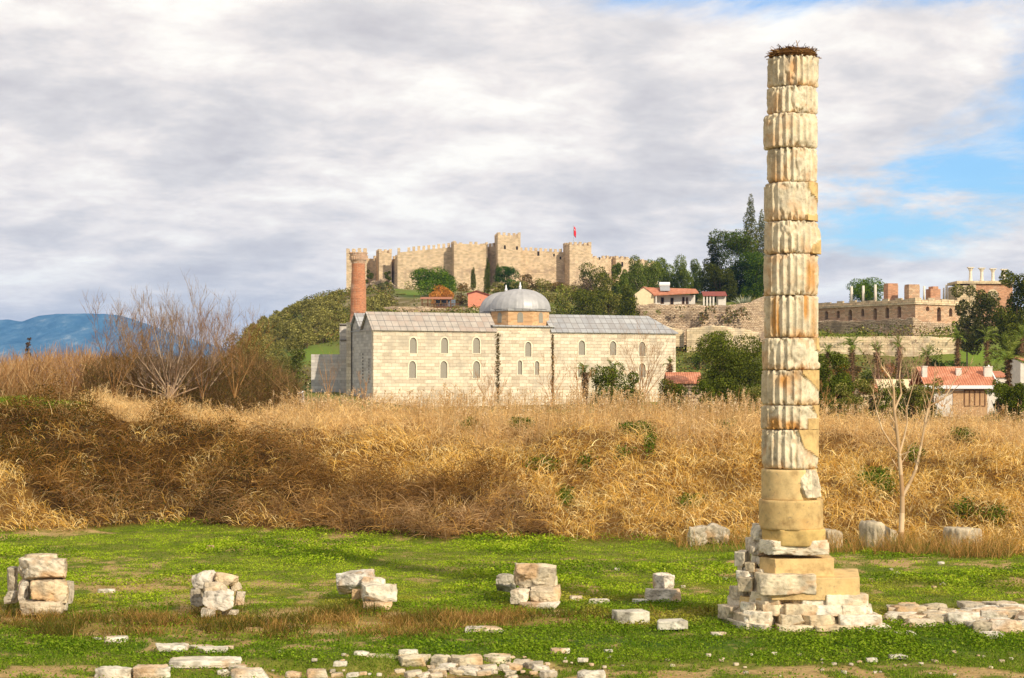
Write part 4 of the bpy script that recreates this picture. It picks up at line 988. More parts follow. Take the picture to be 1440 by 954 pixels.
# ---------------------------------------------------------------- trees
def crown_pts(blobs, n, r, shell=.55):
    w = np.array([b[3]*b[5] for b in blobs])**1.0; w = w/w.sum(); k = r.choice(len(blobs), n, p=w)
    B = np.array([b[:6] for b in blobs])[k]; d = unit(r.normal(size=(n, 3)))
    rad = shell+(1-shell)*r.random(n)**.6
    rad *= 1+.22*(fbm(d*1.7+k[:, None]*3.1, 1.6, 2, 5)-.5)*2
    return B[:, :3]+d*rad[:, None]*B[:, 3:6], k, d
def random_blobs(W, H, n, r, shape='round', bs=.34):
    """lumps filling an outline of half width W and height H (local z 0..H)"""
    L = []
    for i in range(n):
        t = (i+.5)/n if shape in ('cone', 'column') else r.random()
        a = 2*math.pi*r.random(); 
        if shape == 'round': zz = H*(.16+.70*t); rr = W*.72*math.sqrt(max(0, 1-((zz/H-.48)/.56)**2))*math.sqrt(r.random())
        elif shape == 'umbrella': zz = H*(.35+.45*r.random()); rr = W*.70*math.sqrt(r.random()); zz -= H*.25*(rr/W)**2
        elif shape == 'cone': zz = H*(.06+.88*t); rr = W*.62*(1-t)**.8*(.4+.6*r.random())
        elif shape == 'column': zz = H*(.05+.88*t); rr = W*.25*r.random()
        elif shape == 'weep': zz = H*(.2+.6*t); rr = W*.7*math.sqrt(r.random())*math.sqrt(max(0.05, 1-((zz/H-.4)/.6)**2))
        s = bs*W*(.75+.6*r.random())
        if shape == 'cone': s = W*(.20+.42*(1-t))*(.8+.4*r.random())
        if shape == 'column': s = W*(.95-.55*t**3) if t < .8 else W*(.55-.5*(t-.8)/.2*.6); 
        sz = s*(.8 if shape in ('round', 'umbrella') else 1.2)
        if shape == 'column': sz = H/n*1.3
        L.append((rr*math.cos(a), rr*math.sin(a), zz, s, s, sz))
    return L
TREE_N = 0
def tree(name, label, cat, u, rt, rb, hw, d, pal, shape='round', nb=14, n=2600, ls=None, trunk=.25, group=None, bs=.36, trunk_c=(92, 74, 54), aspect=.6, up=0.0, seed=None, base_z=None, bare_low=.12):
    global TREE_N; TREE_N += 1; r = np.random.default_rng(500+TREE_N if seed is None else seed)
    s = d/F; x = X(u, d); zt = Z(rt, d); zb = Z(rb, d); g = gz(x, d) if base_z is None else base_z
    zb = max(zb, g+.05) if zb < g else zb
    if cat in ('bush', 'shrub'): zb = g+.02
    zb = min(zb, g+.3*(zt-g)); n = int(n*(4.2 if d < 210 and cat == 'bush' else 2.8))
    if name in ('pine_tree', 'pepper_tree'): n = int(n*1.6); pal = [tuple(int(q*.86) for q in c_) for c_ in pal]
    if d < 210 and ls: ls *= .62
    W_ = hw*s; H = zt-zb
    root = thing(name, label, cat, (x, d, g), 0, group)
    bl = random_blobs(W_, H, nb, r, shape, bs); cp, k, dr = crown_pts(bl, n, r)
    # fit the outline to the wanted box
    ex = np.percentile(np.abs(cp[:, 0]), 99); cp[:, :2] *= W_/max(ex, .01); zl, zh = np.percentile(cp[:, 2], [1, 99.6]); cp[:, 2] = (cp[:, 2]-zl)/(zh-zl)*H
    cp[:, 2] += zb-g
    cp[:, 2] = np.maximum(cp[:, 2], .03)
    ls = (ls or 2.6*s)*.74
    c = palette(pal, n, r, .16); hue = np.random.default_rng(TREE_N).random((len(bl), 1))[k]; c = c*(.82+.36*hue)
    v = join([leaves(cp, ls*(.6+.8*r.random(n)), c, r, up, aspect, None if shape != 'weep' else np.array([0, 0, 1.0]))])
    mesh('crown', v[0], v[1], LEAF, parent=root, col=v[2])
    tz = (zb-g)+H*.6; tr = max(W_*.06, .12)*trunk/.25
    A = [(0, 0, -.4)]; B = [(r.normal()*.05*W_, 0, tz*.5)]; ra = [tr]; rb_ = [tr*.75]
    A.append(B[0]); B.append((0, 0, tz)); ra.append(tr*.75); rb_.append(tr*.3)
    for b in bl[:10]:
        A.append((0, 0, max(.2, (zb-g)+.1*H))); B.append((b[0]*.8, b[1]*.8, b[2]*.8+(zb-g))); ra.append(tr*.5); rb_.append(tr*.12)
    v = join([sticks(np.array(A), np.array(B), np.array(ra), np.array(rb_), palette([trunk_c], len(A), r), 6)])
    mesh('trunk', v[0], v[1], TWIG, parent=root, col=v[2])
    return root
DKG = [(82, 86, 30), (96, 102, 34), (66, 72, 28), (116, 116, 42)]
PINEG = [(78, 104, 26), (98, 124, 30), (60, 84, 26), (120, 140, 36)]
OLIVE = [(136, 128, 62), (156, 148, 78), (112, 108, 50), (172, 162, 92), (120, 114, 54)]
WEEP = [(118, 132, 46), (138, 152, 56), (98, 114, 40), (156, 166, 72)]
RUST = [(206, 138, 58), (188, 118, 48), (222, 160, 80), (170, 110, 50)]
GREY = [(124, 120, 72), (104, 104, 60), (144, 136, 86), (88, 92, 50)]
BUSHG = [(80, 90, 26), (98, 110, 32), (120, 128, 42), (64, 72, 24)]
YG = [(122, 132, 44), (98, 112, 36), (142, 146, 58)]
BRN = [(120, 92, 50), (100, 78, 40), (142, 112, 62), (88, 80, 38)]

def build_olives():
    r = np.random.default_rng(11); protos = []
    for k in range(4):
        t = tree('olive_tree', 'grey green olive tree on the hillside left of the minaret', 'olive tree', 430, 440, 452, 14, 520, OLIVE, 'round', 9, 1000, .62, group='olive trees on the hillside left of the minaret', base_z=0.0, seed=40+k)
        protos.append(t)
    # make local: crown was built at ground 0, shift the children so the crown starts just above ground
    s = 520/F; off = Z(452, 520)-.5
    for t in protos:
        for c in t.children:
            if c.name.startswith('crown'):
                me = c.data; co = np.empty(len(me.vertices)*3, np.float32); me.vertices.foreach_get('co', co); co = co.reshape(-1, 3); co[:, 2] -= off; co *= 1.0; me.vertices.foreach_set('co', co.ravel()); me.update()
            else:
                me = c.data; co = np.empty(len(me.vertices)*3, np.float32); me.vertices.foreach_get('co', co); co = co.reshape(-1, 3); co[:, 2] = np.clip(co[:, 2], -.5, 1e9)*2.2/Z(446, 520); me.vertices.foreach_set('co', co.ravel()); me.update()
    spots = []
    tries = 0
    while len(spots) < 150 and tries < 20000:
        tries += 1; d = 400+235*r.random(); u = 352+190*r.random(); x = X(u, d); z = gz(x, d); row = HR-(z-CAM_H)*F/d
        if u > 478 and not (503 < u < 549 and 425 < row < 452): continue
        if u <= 478 and row > np.interp(u, [350, 400, 478], [530, 500, 476]): continue
        if u <= 478 and row < np.interp(u, [350, 430, 478], [463, 436, 419]): continue
        if z < 5: continue
        if any((x-a)**2+(d-b)**2 < 3.5**2 for a, b, _ in spots): continue
        spots.append((x, d, z))
    for i, (x, d, z) in enumerate(spots):
        sc = .72+.5*r.random()
        if i < 4: o = protos[i]; o.location = (x, d, z-.1); o.scale = (sc, sc, sc); o.rotation_euler[2] = r.random()*6
        else: dup(protos[i % 4], (x, d, z-.1), r.random()*6, scale=(sc, sc, sc))
build_olives()

G_CAS = 'shrubs on the slope under the castle wall'
tree('stone_pine', 'broad round dark green pine tree below the castle wall, beside the orange autumn tree', 'pine tree', 609, 377, 417, 31, 545, PINEG, 'umbrella', 26, 4200, .55, bs=.34)
tree('autumn_tree', 'small rusty orange autumn tree standing over the timber pavilion', 'tree', 624, 402, 428, 19, 508, RUST, 'round', 12, 1100, .5)
tree('autumn_tree', 'faint brownish tree between the orange tree and the pink house', 'tree', 648, 399, 428, 12, 510, BRN, 'round', 9, 420, .5)
tree('cypress', 'short slim cypress left of the tallest cypress under the castle', 'cypress', 665.4, 376.7, 407, 3.8, 602, DKG, 'column', 9, 800, .4)
tree('cypress', 'tallest slim dark cypress in front of the castle wall', 'cypress', 685, 364.5, 413.5, 4.6, 562, DKG, 'column', 12, 1300, .4)
tree('cypress', 'half hidden slim cypress at the foot of the great castle tower', 'cypress', 699.5, 371, 396, 3.6, 640, DKG, 'column', 9, 700, .4)
tree('broadleaf_tree', 'rounded mid green tree under the great castle tower, right of the cypresses', 'tree', 717, 375, 414, 20, 562, [(70, 96, 34), (88, 116, 42), (54, 78, 28)], 'round', 16, 2400, .5)
for i, (u, rt, rb, hw, d, pal) in enumerate([(742, 386, 412, 16, 600, BRN), (762, 393, 420, 18, 600, OLIVE), (783, 397, 424, 16, 600, BRN), (800, 402, 428, 16, 560, OLIVE), (730, 396, 416, 14, 560, OLIVE),
        (519, 380, 397, 6, 655, DKG), (546, 382, 392, 5, 655, DKG), (822, 402, 424, 12, 600, OLIVE), (536, 398, 408, 6, 610, GREY), (566, 415, 428, 9, 560, OLIVE), (700, 398, 416, 10, 590, OLIVE), (770, 410, 432, 22, 520, OLIVE)]):
    tree('shrub', 'low olive brown shrub on the slope under the castle wall', 'shrub', u, rt, rb, hw, d, pal, 'round', 8, 620, .55, group=G_CAS)
tree('dark_conifer', 'very dark round topped conifer before the right castle tower', 'conifer', 838, 370.5, 432, 23, 560, DKG, 'round', 18, 2600, .55)
tree('bare_tree', 'purplish leafless tree in front of the very dark conifer', 'tree', 820, 391, 436, 17, 500, [(116, 92, 78), (96, 78, 62), (134, 110, 90)], 'round', 12, 900, .35)
tree('dark_conifer', 'wide dark green conifer rising behind the mosque roof right of the dome', 'conifer', 823, 408, 449, 32, 400, DKG, 'round', 18, 2800, .5)
tree('dark_conifer', 'olive green tree behind the mosque roof with a leafy rounded top', 'tree', 856, 386, 449, 26, 430, OLIVE[:3]+DKG, 'round', 20, 2600, .5)
tree('dark_conifer', 'drooping dark conifer at the right behind the mosque roof, left of the cream house', 'conifer', 880, 402, 449, 22, 415, DKG, 'cone', 12, 2400, .5)
tree('bushy_palm', 'pale bushy palm like tree behind the mosque roof near the dome', 'tree', 792, 402, 446, 14, 430, YG+OLIVE, 'weep', 12, 900, .6)
for i, (u, rt, hw) in enumerate([(872, 372, 12), (890, 362, 17), (914, 367, 16), (938, 364, 15), (957, 361.5, 15), (977, 366, 15)]):
    tree('pepper_tree', ['feathery green tree at the left end of the row behind the cream house', 'tall feathery green tree rising above the gable of the cream house', 'feathery green tree behind the solar tank of the cream house',
      'feathery green tree behind the middle of the tiled roof', 'highest drooping green tree behind the right end of the tiled roof', 'drooping green tree touching the big pine, right of the tiled roof'][i], 'tree', u, rt, 424, hw, 500+6*i, WEEP, 'weep', 20, 2600, .6, aspect=.35, group='row of feathery trees behind the cream house')
tree('pine_tree', 'ragged pointed pine at the left of the big pine grove', 'pine tree', 1002, 337, 420, 20, 505, DKG, 'cone', 14, 2600, .5)
tree('pine_tree', 'largest dense green pine in the grove left of the marble column', 'pine tree', 1034, 326, 424, 34, 498, PINEG+DKG, 'round', 30, 6500, .5, bs=.30)
tree('pine_tree', 'lower bright green pine close behind the marble column', 'pine tree', 1064, 356, 428, 26, 490, PINEG, 'round', 20, 3600, .5)
tree('pine_tree', 'dark pine at the foot of the grove beside the small white building', 'pine tree', 1012, 372, 428, 24, 484, DKG, 'round', 18, 3000, .5)
tree('tall_conifer', 'tall narrow grey green conifer rising above the pine grove', 'conifer', 1056, 277, 400, 11.5, 510, GREY+DKG, 'column', 14, 2600, .5, bs=.4)
tree('tall_conifer', 'second tall conifer half hidden by the marble column', 'conifer', 1072, 298, 400, 11, 515, GREY+DKG, 'column', 12, 2200, .5)
tree('umbrella_pine', 'round topped green umbrella pine behind the thin columns of the brick terrace', 'pine tree', 1219.5, 391, 426, 24.5, 470, PINEG, 'round', 26, 4200, .42, bs=.34)
tree('eucalyptus', 'loose grey green tree in front of the terrace corner, left of the two', 'tree', 1360, 402, 492, 22, 345, GREY+OLIVE[:2], 'round', 22, 2600, .5, trunk_c=(150, 130, 104))
tree('eucalyptus', 'grey green tree with pale trunk, between the loose tree and the dark right tree', 'tree', 1388, 410, 494, 22, 340, GREY+DKG, 'round', 20, 2400, .5, trunk_c=(150, 130, 104))
tree('dark_tree', 'large dark green tree at the right edge of the photo behind the palms', 'tree', 1430, 384, 482, 30, 330, DKG, 'round', 26, 5200, .5)
tree('dark_tree', 'dark lower tree at the right edge between palms and white house', 'tree', 1436, 452, 520, 22, 300, DKG, 'round', 14, 2200, .45)
# bushes between the reeds and the buildings
tree('evergreen_bush', 'dark green bush before the right half of the mosque, the larger of two', 'bush', 861, 512, 562, 30, 165, BUSHG, 'round', 18, 2600, .30, up=.2)
tree('evergreen_bush', 'small dark round bush right of the larger one before the mosque', 'bush', 893, 524, 562, 17, 160, BUSHG, 'round', 10, 1300, .28)
tree('evergreen_bush', 'huge dark green bush left of the marble column', 'bush', 1030, 472, 578, 46, 180, BUSHG+DKG, 'round', 34, 8200, .34, bs=.30)
tree('evergreen_bush', 'yellow green shrub top on the left shoulder of the huge bush', 'bush', 1012, 466, 520, 22, 195, YG+BUSHG, 'round', 12, 1500, .34)
tree('evergreen_bush', 'small dark round bush at the foot of the huge bush beside the tiled roof', 'bush', 987, 536, 576, 18, 150, BUSHG, 'round', 12, 1700, .26)
tree('evergreen_bush', 'dense dark bush just right of the marble column', 'bush', 1170, 498, 586, 30, 150, BUSHG, 'round', 22, 4200, .28, bs=.32)
tree('evergreen_bush', 'green bush right of the white tiled house beside the big palm', 'bush', 1408, 540, 585, 15, 140, BUSHG, 'round', 10, 1400, .26)
tree('evergreen_bush', 'dark green bush at the right edge below the big palm', 'bush', 1436, 540, 590, 14, 138, BUSHG, 'round', 10, 1400, .26)
r_ = np.random.default_rng(77)
for i in range(64):
    u = 1155+190*r_.random() if i % 3 else 950+90*r_.random(); d = 235+(125 if u > 1100 else 180)*r_.random(); row = 540-(gz(X(u, d), d)-CAM_H)*F/d
    h = 12+14*r_.random(); hw = 12+12*r_.random()
    tree('scrub_bush', 'mixed green and brown scrub bush on the slope below the ruined walls', 'bush', u, row-h, row+2, hw, d, [BRN, OLIVE, BUSHG, RUST[:2]+BRN, YG][i % 5], 'round', 8, 700, .36, group='scrub bushes on the slope below the ruined walls')
for i in range(18):
    u = [1158, 1190, 1206, 1246, 1262, 1282, 1292, 1300, 1312, 1404, 1416, 1428, 1438, 1226, 1180, 955, 948, 1068][i]; d = 132+26*r_.random(); h = 18+16*r_.random()
    tree('dark_scrub', 'dark green scrub standing just behind the reeds among the small houses', 'bush', u, 566-h, 585, 18+9*r_.random(), d, [BUSHG, BUSHG+BRN, OLIVE+BUSHG][i % 3], 'round', 14, 900, .26, group='dark scrub behind the reeds')
for i in range(8):
    u = 1300+150*r_.random(); d = 300+70*r_.random(); row = 540-(gz(X(u, d), d)-CAM_H)*F/d
    tree('green_shrub', 'low bright green shrub on the grassy slope behind the palms', 'bush', u, row-9*r_.random()-6, row+1, 14, d, [(78, 104, 32), (96, 124, 38), (62, 84, 28)], 'round', 7, 600, .36, group='low green shrubs behind the palms')
for i, (u, rt, rb, hw) in enumerate([(362, 455, 545, 26), (338, 470, 548, 22), (390, 478, 545, 18), (412, 492, 545, 16)]):
    tree('grey_tree', ['half bare olive brown tree at the left foot of the hill', 'twiggy brown tree behind the big leafless shrub', 'small grey green tree on the hill foot left of the courtyard wall', 'low scrubby tree beside the white van'][i], 'tree', u, rt, rb, hw, 150+25*i, [OLIVE+BRN, BRN+GREY, OLIVE+GREY, GREY+BUSHG][i], 'round', 14, 1700, .26, trunk_c=(96, 76, 52))
tree('spruce', 'small dark pointed tree far left against the blue mountain', 'conifer', 41, 476, 503, 9, 260, [(92, 74, 60), (76, 62, 50)], 'cone', 9, 260, .45)

# ---------------------------------------------------------------- leafless trees
def twiggy(name, label, cat, u, d, limbs, levels, r0, pal, spread=.5, seed=1, kids=3, lenf=.62, group=None, dens=1.0, g=None, splitname='branches', start=None, up=.25):
    """limbs: list of (columns,rows) polylines for the main stems; the rest is grown at random"""
    r = random.Random(seed); x = X(u, d); gg = gz(x, d) if g is None else g; root = thing(name, label, cat, (x, d, gg), 0, group)
    mA, mB, ma, mb = [], [], [], []; A, B, ra, rb = [], [], [], []
    def grow(p, dr, L, rad, lv):
        n = 3; q = p; v = Vector(dr)
        for i in range(n):
            v = (v+Vector((r.gauss(0, .13), r.gauss(0, .13), r.gauss(up*.25, .08)))).normalized(); e = q+v*(L/n)
            r1 = rad*(1-(i+1)/n*.55); A.append(tuple(q)); B.append(tuple(e)); ra.append(rad*(1-i/n*.55)); rb.append(r1)
            if lv > 0:
                for k in range(kids if i else 1):
                    if r.random() < .78*dens:
                        a = Vector((r.gauss(0, 1), r.gauss(0, 1), r.gauss(.1, .7))).normalized(); grow(q.lerp(e, r.random()), (v*(1-spread)+a*spread+Vector((0, 0, up))).normalized(), L*lenf*r.uniform(.7, 1.15), max(r1*.55, .006), lv-1)
            q = e
    for pl in limbs:
        pts = [Vector((X(a, d)-x, (b2 if len(t) > 2 else 0), Z(b, d)-gg)) for t in pl for a, b, b2 in [(t[0], t[1], t[2] if len(t) > 2 else 0)]]
        n = len(pts)-1; rr = r0*(pl[0][3] if len(pl[0]) > 3 else 1)
        for i in range(n):
            a_, b_ = pts[i], pts[i+1]; q0 = rr*(1-i/n*.8); q1 = rr*(1-(i+1)/n*.8)
            mA.append(tuple(a_)); mB.append(tuple(b_)); ma.append(q0); mb.append(q1); L = (b_-a_).length
            if i >= (1 if start is None else start):
                for k in range(kids+1):
                    if r.random() < dens:
                        a = Vector((r.gauss(0, 1), r.gauss(0, 1), r.gauss(.2, .6))).normalized(); v = (b_-a_).normalized()
                        grow(a_.lerp(b_, r.random()), (v*(1-spread)+a*spread+Vector((0, 0, up))).normalized(), L*lenf*1.5*r.uniform(.6, 1.2), q1*.55+.004, levels-1)
        grow(pts[-1], tuple((pts[-1]-pts[-2]).normalized()), (pts[-1]-pts[-2]).length*.9, q1, levels-1)
    v = join([sticks(np.array(mA), np.array(mB), np.array(ma), np.array(mb), palette(pal, len(mA), jit=.06), 7)]); mesh('trunk', v[0], v[1], TWIG, parent=root, col=v[2], smooth=True)
    v = join([sticks(np.array(A), np.array(B), np.array(ra), np.array(rb), palette(pal, len(A)), 3)]); mesh(splitname, v[0], v[1], TWIG, parent=root, col=v[2])
    return root
def zx8(a, b): return (1140+a/2.98, 480+b/2.98)
limbs = [[(*zx8(376, 888), 0, 1.0), zx8(379, 800), zx8(383, 720), zx8(384, 650), zx8(378, 560), zx8(371, 470), zx8(362, 380), zx8(350, 290), zx8(348, 200), zx8(330, 150), zx8(300, 110)],
 [(*zx8(384, 652), 0, .62), zx8(412, 600), zx8(440, 540), zx8(462, 440), zx8(480, 340), zx8(500, 270), zx8(540, 250), zx8(590, 215)],
 [(*zx8(480, 340), 0, .45), zx8(492, 280), zx8(512, 215), zx8(520, 150)],
 [(*zx8(370, 468), 0, .40), zx8(330, 420), zx8(300, 370), zx8(275, 290), zx8(262, 220), zx8(268, 160)],
 [(*zx8(374, 466), 0, .36), zx8(392, 400), zx8(405, 340), zx8(402, 280), zx8(425, 200), zx8(450, 130)],
 [(*zx8(350, 290), 0, .4), zx8(380, 220), zx8(372, 150), zx8(378, 90)],
 [(*zx8(380, 476), 0, .22), zx8(420, 462), zx8(448, 450)],
 [(*zx8(500, 270), 0, .3), zx8(560, 240), zx8(600, 170), zx8(640, 130)]]
twiggy('bare_sapling', 'slender leafless pale tree standing before the reed bank right of the marble column', 'tree', 1266, 67.3, limbs, 3, .115, [(206, 176, 136), (190, 158, 118), (176, 140, 100)], .42, 5, 2, .55, dens=.62, start=2)
def fan(u0, rbase, tips):
    return [[(u0+(t[0]-u0)*.02, rbase, t[2] if len(t) > 2 else 0, 1.0), (u0+(t[0]-u0)*.22, rbase+(t[1]-rbase)*.25, 0), (u0+(t[0]-u0)*.55, rbase+(t[1]-rbase)*.58, (t[2] if len(t) > 2 else 0)), (t[0], t[1], (t[2] if len(t) > 2 else 0)*1.4)] for t in tips]
PT = [(158, 132, 106), (136, 112, 88), (178, 154, 126), (116, 94, 72)]
twiggy('bare_shrub', 'big leafless many stemmed shrub against sky and blue mountain, upper left', 'shrub', 240, 103, fan(240, 560, [(240+(a_[0]-240)*.74, a_[1]+52+(abs(a_[0]-240)*.12), a_[2]) for a_ in [(160, 446, .6), (176, 434, -.8), (190, 428, -.5), (204, 424, .5), (222, 430, 1), (216, 408, -.8), (236, 420, .9), (246, 436, -.8), (262, 424, .3), (276, 420, -1), (290, 430, .8), (304, 440, -.6), (318, 452, .5), (334, 470, .2), (150, 474, 0), (170, 470, 1), (232, 440, .3), (270, 446, -.2)]]), 3, .065, PT, .40, 8, 3, .60, dens=.80, up=.4)
twiggy('bare_shrub', 'second big leafless shrub merging into the right side of the biggest one', 'shrub', 285, 106, fan(285, 560, [(240, 474, .6), (258, 462, -.5), (272, 454, .5), (288, 458, -.8), (302, 462, .8), (318, 476, -.6), (334, 492, .5)]), 3, .05, PT, .45, 15, 3, .62, dens=.95, up=.35)
twiggy('bare_shrub', 'third big leafless shrub merging into the left side of the biggest one', 'shrub', 200, 107, fan(200, 560, [(160, 480, .6), (178, 470, -.5), (192, 462, .5), (206, 466, -.8), (222, 472, .8), (240, 484, -.6)]), 3, .05, PT, .45, 16, 3, .62, dens=.95, up=.35)
for i, (u, tips) in enumerate([(160, [(140, 470), (160, 474), (182, 480), (200, 486)]), (330, [(300, 472), (322, 470), (350, 478), (366, 486), (340, 500)]), (285, [(258, 480), (280, 476), (306, 486)]), (205, [(186, 480), (210, 470), (232, 478)])]):
    twiggy('bare_shrub', ['lower brownish leafless shrub left of the big leafless shrub', 'tangled brown leafless shrub right of the big leafless shrub', 'short leafless shrub under the right side of the big one', 'short leafless shrub under the left side of the big one'][i], 'shrub', u, 99+2*i, fan(u, 560, tips), 3, .03, [(142, 104, 62), (118, 84, 48), (160, 124, 78)], .5, 20+i, 3, .66, dens=.85, up=.25)
for i, (u, d, tips) in enumerate([(905, 190, [(870, 512), (884, 494), (900, 486), (918, 490), (930, 500), (940, 516)]), (898, 185, [(880, 505), (905, 498), (922, 508)])]):
    twiggy('bare_tree', ['twiggy leafless tree spread before the right end of the mosque', 'lower leafless tree among bushes before the mosque'][i], 'tree', u, d, fan(u, 562, tips), 3, .07, [(186, 142, 98), (164, 122, 82), (150, 112, 76)], .48, 30+i, 3, .6, dens=.8)
for i, (u, rt, d, w) in enumerate([(462, 512, 240, 12), (690, 528, 110, 20), (775, 520, 112, 16), (1258, 488, 160, 24), (1240, 500, 170, 18), (1285, 496, 165, 14), (1160, 548, 120, 12), (512, 540, 105, 14), (815, 524, 120, 12), (1325, 548, 110, 14)]):
    twiggy('dry_bush', ['thin leafless bush before the courtyard wall', 'dry golden bush before the mosque, below the left wall joint', 'dry golden bush before the mosque, below the right wall joint', 'pinkish bare bush behind the slender tree',
       'pinkish bare bush left of the slender tree top', 'pinkish bare bush right of the slender tree top', 'dry bush in the reeds right of the column', 'dry bush before the left corner of the mosque', 'thin dry bush left of the dark bush before the mosque', 'dry bush before the tiled white house'][i],
       'bush', u, d, fan(u, 562 if d > 150 else 572, [(u-w, rt+10), (u-w*.4, rt), (u+w*.3, rt+3), (u+w, rt+14)]), 3, .022*d/100, [(196, 150, 96), (176, 128, 78), (160, 116, 76)] if i not in (3, 4, 5) else [(186, 146, 122), (160, 120, 98)], .45, 60+i, 2, .62, dens=.8)
def build_left_brush():
    K = 15000; uu = -150+345*rng.random(K); yy = 106+22*rng.random(K); xx = (uu-CU)/F*yy; zz = ground_z(xx, yy)
    top = np.interp(uu, [-150, 0, 60, 110, 150, 195], [494, 500, 488, 480, 486, 530]); H = Z(top, yy)-zz
    b = np.stack([xx, yy, zz], 1); b[:, 2] += H*rng.random(K)*.75; d = rng.normal(size=(K, 3))*.42; d[:, 0] += .1; d[:, 2] = 1
    c = palette([(190, 146, 96), (168, 124, 78), (206, 168, 120), (146, 106, 66), (180, 140, 98)], K)
    P1 = blades(b, d, .5+1.0*rng.random(K), .022+.02*rng.random(K), .55*rng.random(K), c, 3)
    stuff(mesh('dry_brushwood', P1[0], P1[1], DRY, col=P1[2]))
build_left_brush()
def build_thicket():
    """brown leafless thicket along the bank top, left of the mosque, and low scrub over the hill slopes"""
    K = 26000; uu = 120+300*rng.random(K); yy = 104+26*rng.random(K); xx = (uu-CU)/F*yy; zz = ground_z(xx, yy)
    top = np.interp(uu, [120, 180, 240, 330, 380, 420], [500, 492, 494, 484, 500, 538])+(fbm2(xx, yy, .5, 2, 131)-.5)*40; H = np.maximum(Z(top, yy)-zz, .4)
    b = np.stack([xx, yy, zz], 1); b[:, 2] += H*rng.random(K)*.8; d = rng.normal(size=(K, 3))*.8; d[:, 2] = .9
    c = palette([(126, 98, 62), (104, 80, 48), (150, 118, 78), (88, 72, 42), (112, 100, 56)], K)
    P1 = blades(b, d, .4+.9*rng.random(K), .018+.02*rng.random(K), .9*rng.random(K), c, 3)
    k = rng.random(K) < .45; P2 = leaves(b[k]+rng.normal(size=(k.sum(), 3))*.15, .08+.08*rng.random(k.sum()), palette([(118, 98, 46), (96, 92, 44), (140, 108, 56)], k.sum()))
    v = join([P1, P2]); stuff(mesh('brown_thicket', v[0], v[1], DRY, col=v[2]))
    K = 330000; yy = 225+425*rng.random(K); uu = 335+1160*rng.random(K); xx = (uu-CU)/F*yy
    n = fbm2(xx, yy, .09, 4, 133)*.55+fbm2(xx, yy, .3, 3, 134)*.45; z = ground_z(xx, yy)
    lx = (xx-M0[0])*MD[0]+(yy-M0[1])*MD[1]; ly = (xx-M0[0])*MN[0]+(yy-M0[1])*MN[1]
    ok = (n > .47)&(z > 4.5)&(meadow(uu, HR-(z-CAM_H)*F/yy) < .35)&~((lx > -14)&(lx < 58)&(ly > -1)&(ly < 22))&~((uu > 1085)&(yy > 415))&~((uu > 1120)&(uu < 1350)&(yy > 376)&(yy < 386))&~((uu > 885)&(uu < 1030)&(yy > 440))
    ok &= ~((yy > 480)&(uu > 560)&(uu < 700)&(yy < 612)&(rng.random(K) < .93))&(yy < 672)&(rng.random(K) < (yy/560)**1.3)
    xx, yy, z, n, uu = xx[ok], yy[ok], z[ok], n[ok], uu[ok]; K = len(xx)
    hgt = 2.6*sstep(n, .47, .62); c = palette(OLIVE+DKG+BRN+BUSHG, K, jit=.15)
    hue = fbm2(xx, yy, .22, 2, 135); c = np.where((hue > .56)[:, None], palette(BRN+OLIVE, K), np.where((hue < .42)[:, None], palette(BUSHG+DKG, K), c))
    P = leaves(np.stack([xx, yy, z+hgt*rng.random(K)**.7], 1), .35+.35*rng.random(K), c, up=.2)
    stuff(mesh('hillside_scrub', P[0], P[1], LEAF, col=P[2]))
build_thicket()

# ---------------------------------------------------------------- palms
def palm(label, u, rcrown, rhead, rbot, d, seed, fr=22, hw=14, group='palms before the terrace', pal=None, skirt=True):
    r = np.random.default_rng(seed); s = d/F; x = X(u, d); g = gz(x, d); root = thing('palm_tree', label, 'palm', (x, d, g), 0, group)
    hz = Z(rhead, d)-g; tr = 2.3*s
    b = MB(); n = 14; prof = []
    for i in range(n+1): t = i/n; prof.append((tr*(1.25-.35*t+.10*(i % 2)), -.3+(hz+.3)*t))
    b.lathe(prof, 10, c=lin(112, 84, 58)); b.build('trunk', TWIG, root)
    if skirt:
        K = 500; a = 2*math.pi*r.random(K); t = .35+.65*r.random(K); rr = tr*1.1
        base = np.stack([rr*np.cos(a), rr*np.sin(a), hz*t], 1); dd = np.stack([np.cos(a), np.sin(a), .5-r.random(K)], 1)
        v = join([blades(base, dd, tr*(.9+r.random(K)*1.2), np.full(K, .10), 1.8*r.random(K), palette([(118, 96, 68), (90, 72, 50), (146, 120, 84)], K, r), 2)])
        mesh('leaf_bases', v[0], v[1], TWIG, parent=root, col=v[2])
    parts = []; R = hw*s; top = Z(rcrown, d)-g-hz
    pal = pal or [(136, 146, 60), (110, 124, 46), (158, 166, 84), (92, 108, 40)]
    for k in range(fr):
        a = 2*math.pi*r.random(); el = math.radians(r.uniform(5, 85)); v = Vector((math.cos(a)*math.cos(el), math.sin(a)*math.cos(el), math.sin(el))); p = Vector((0, 0, hz)); L = max(R, top)*1.15; m = 10
        for i in range(m):
            q = p+v*(L/m); w = L*.22*math.sin(math.pi*(i+1.2)/(m+1.5))
            side = v.cross(Vector((0, 0, 1))); side = side.normalized() if side.length > .01 else Vector((1, 0, 0))
            kk = 3; pp = np.array([tuple(p.lerp(q, j/kk)) for j in range(kk)]*2); sd_ = np.array([tuple(side+v*.8+Vector((0, 0, -.1)))]*kk+[tuple(-side+v*.8+Vector((0, 0, -.1)))]*kk)
            parts.append(blades(pp, sd_, np.full(2*kk, w), np.full(2*kk, max(.035, .5*s)), np.full(2*kk, .5), palette(pal, 2*kk, r), 1, r))
            p = q; v = (v+Vector((0, 0, -.10-.05*i*.3))).normalized()
    v = join(parts); mesh('fronds', v[0], v[1], LEAF, parent=root, col=v[2])
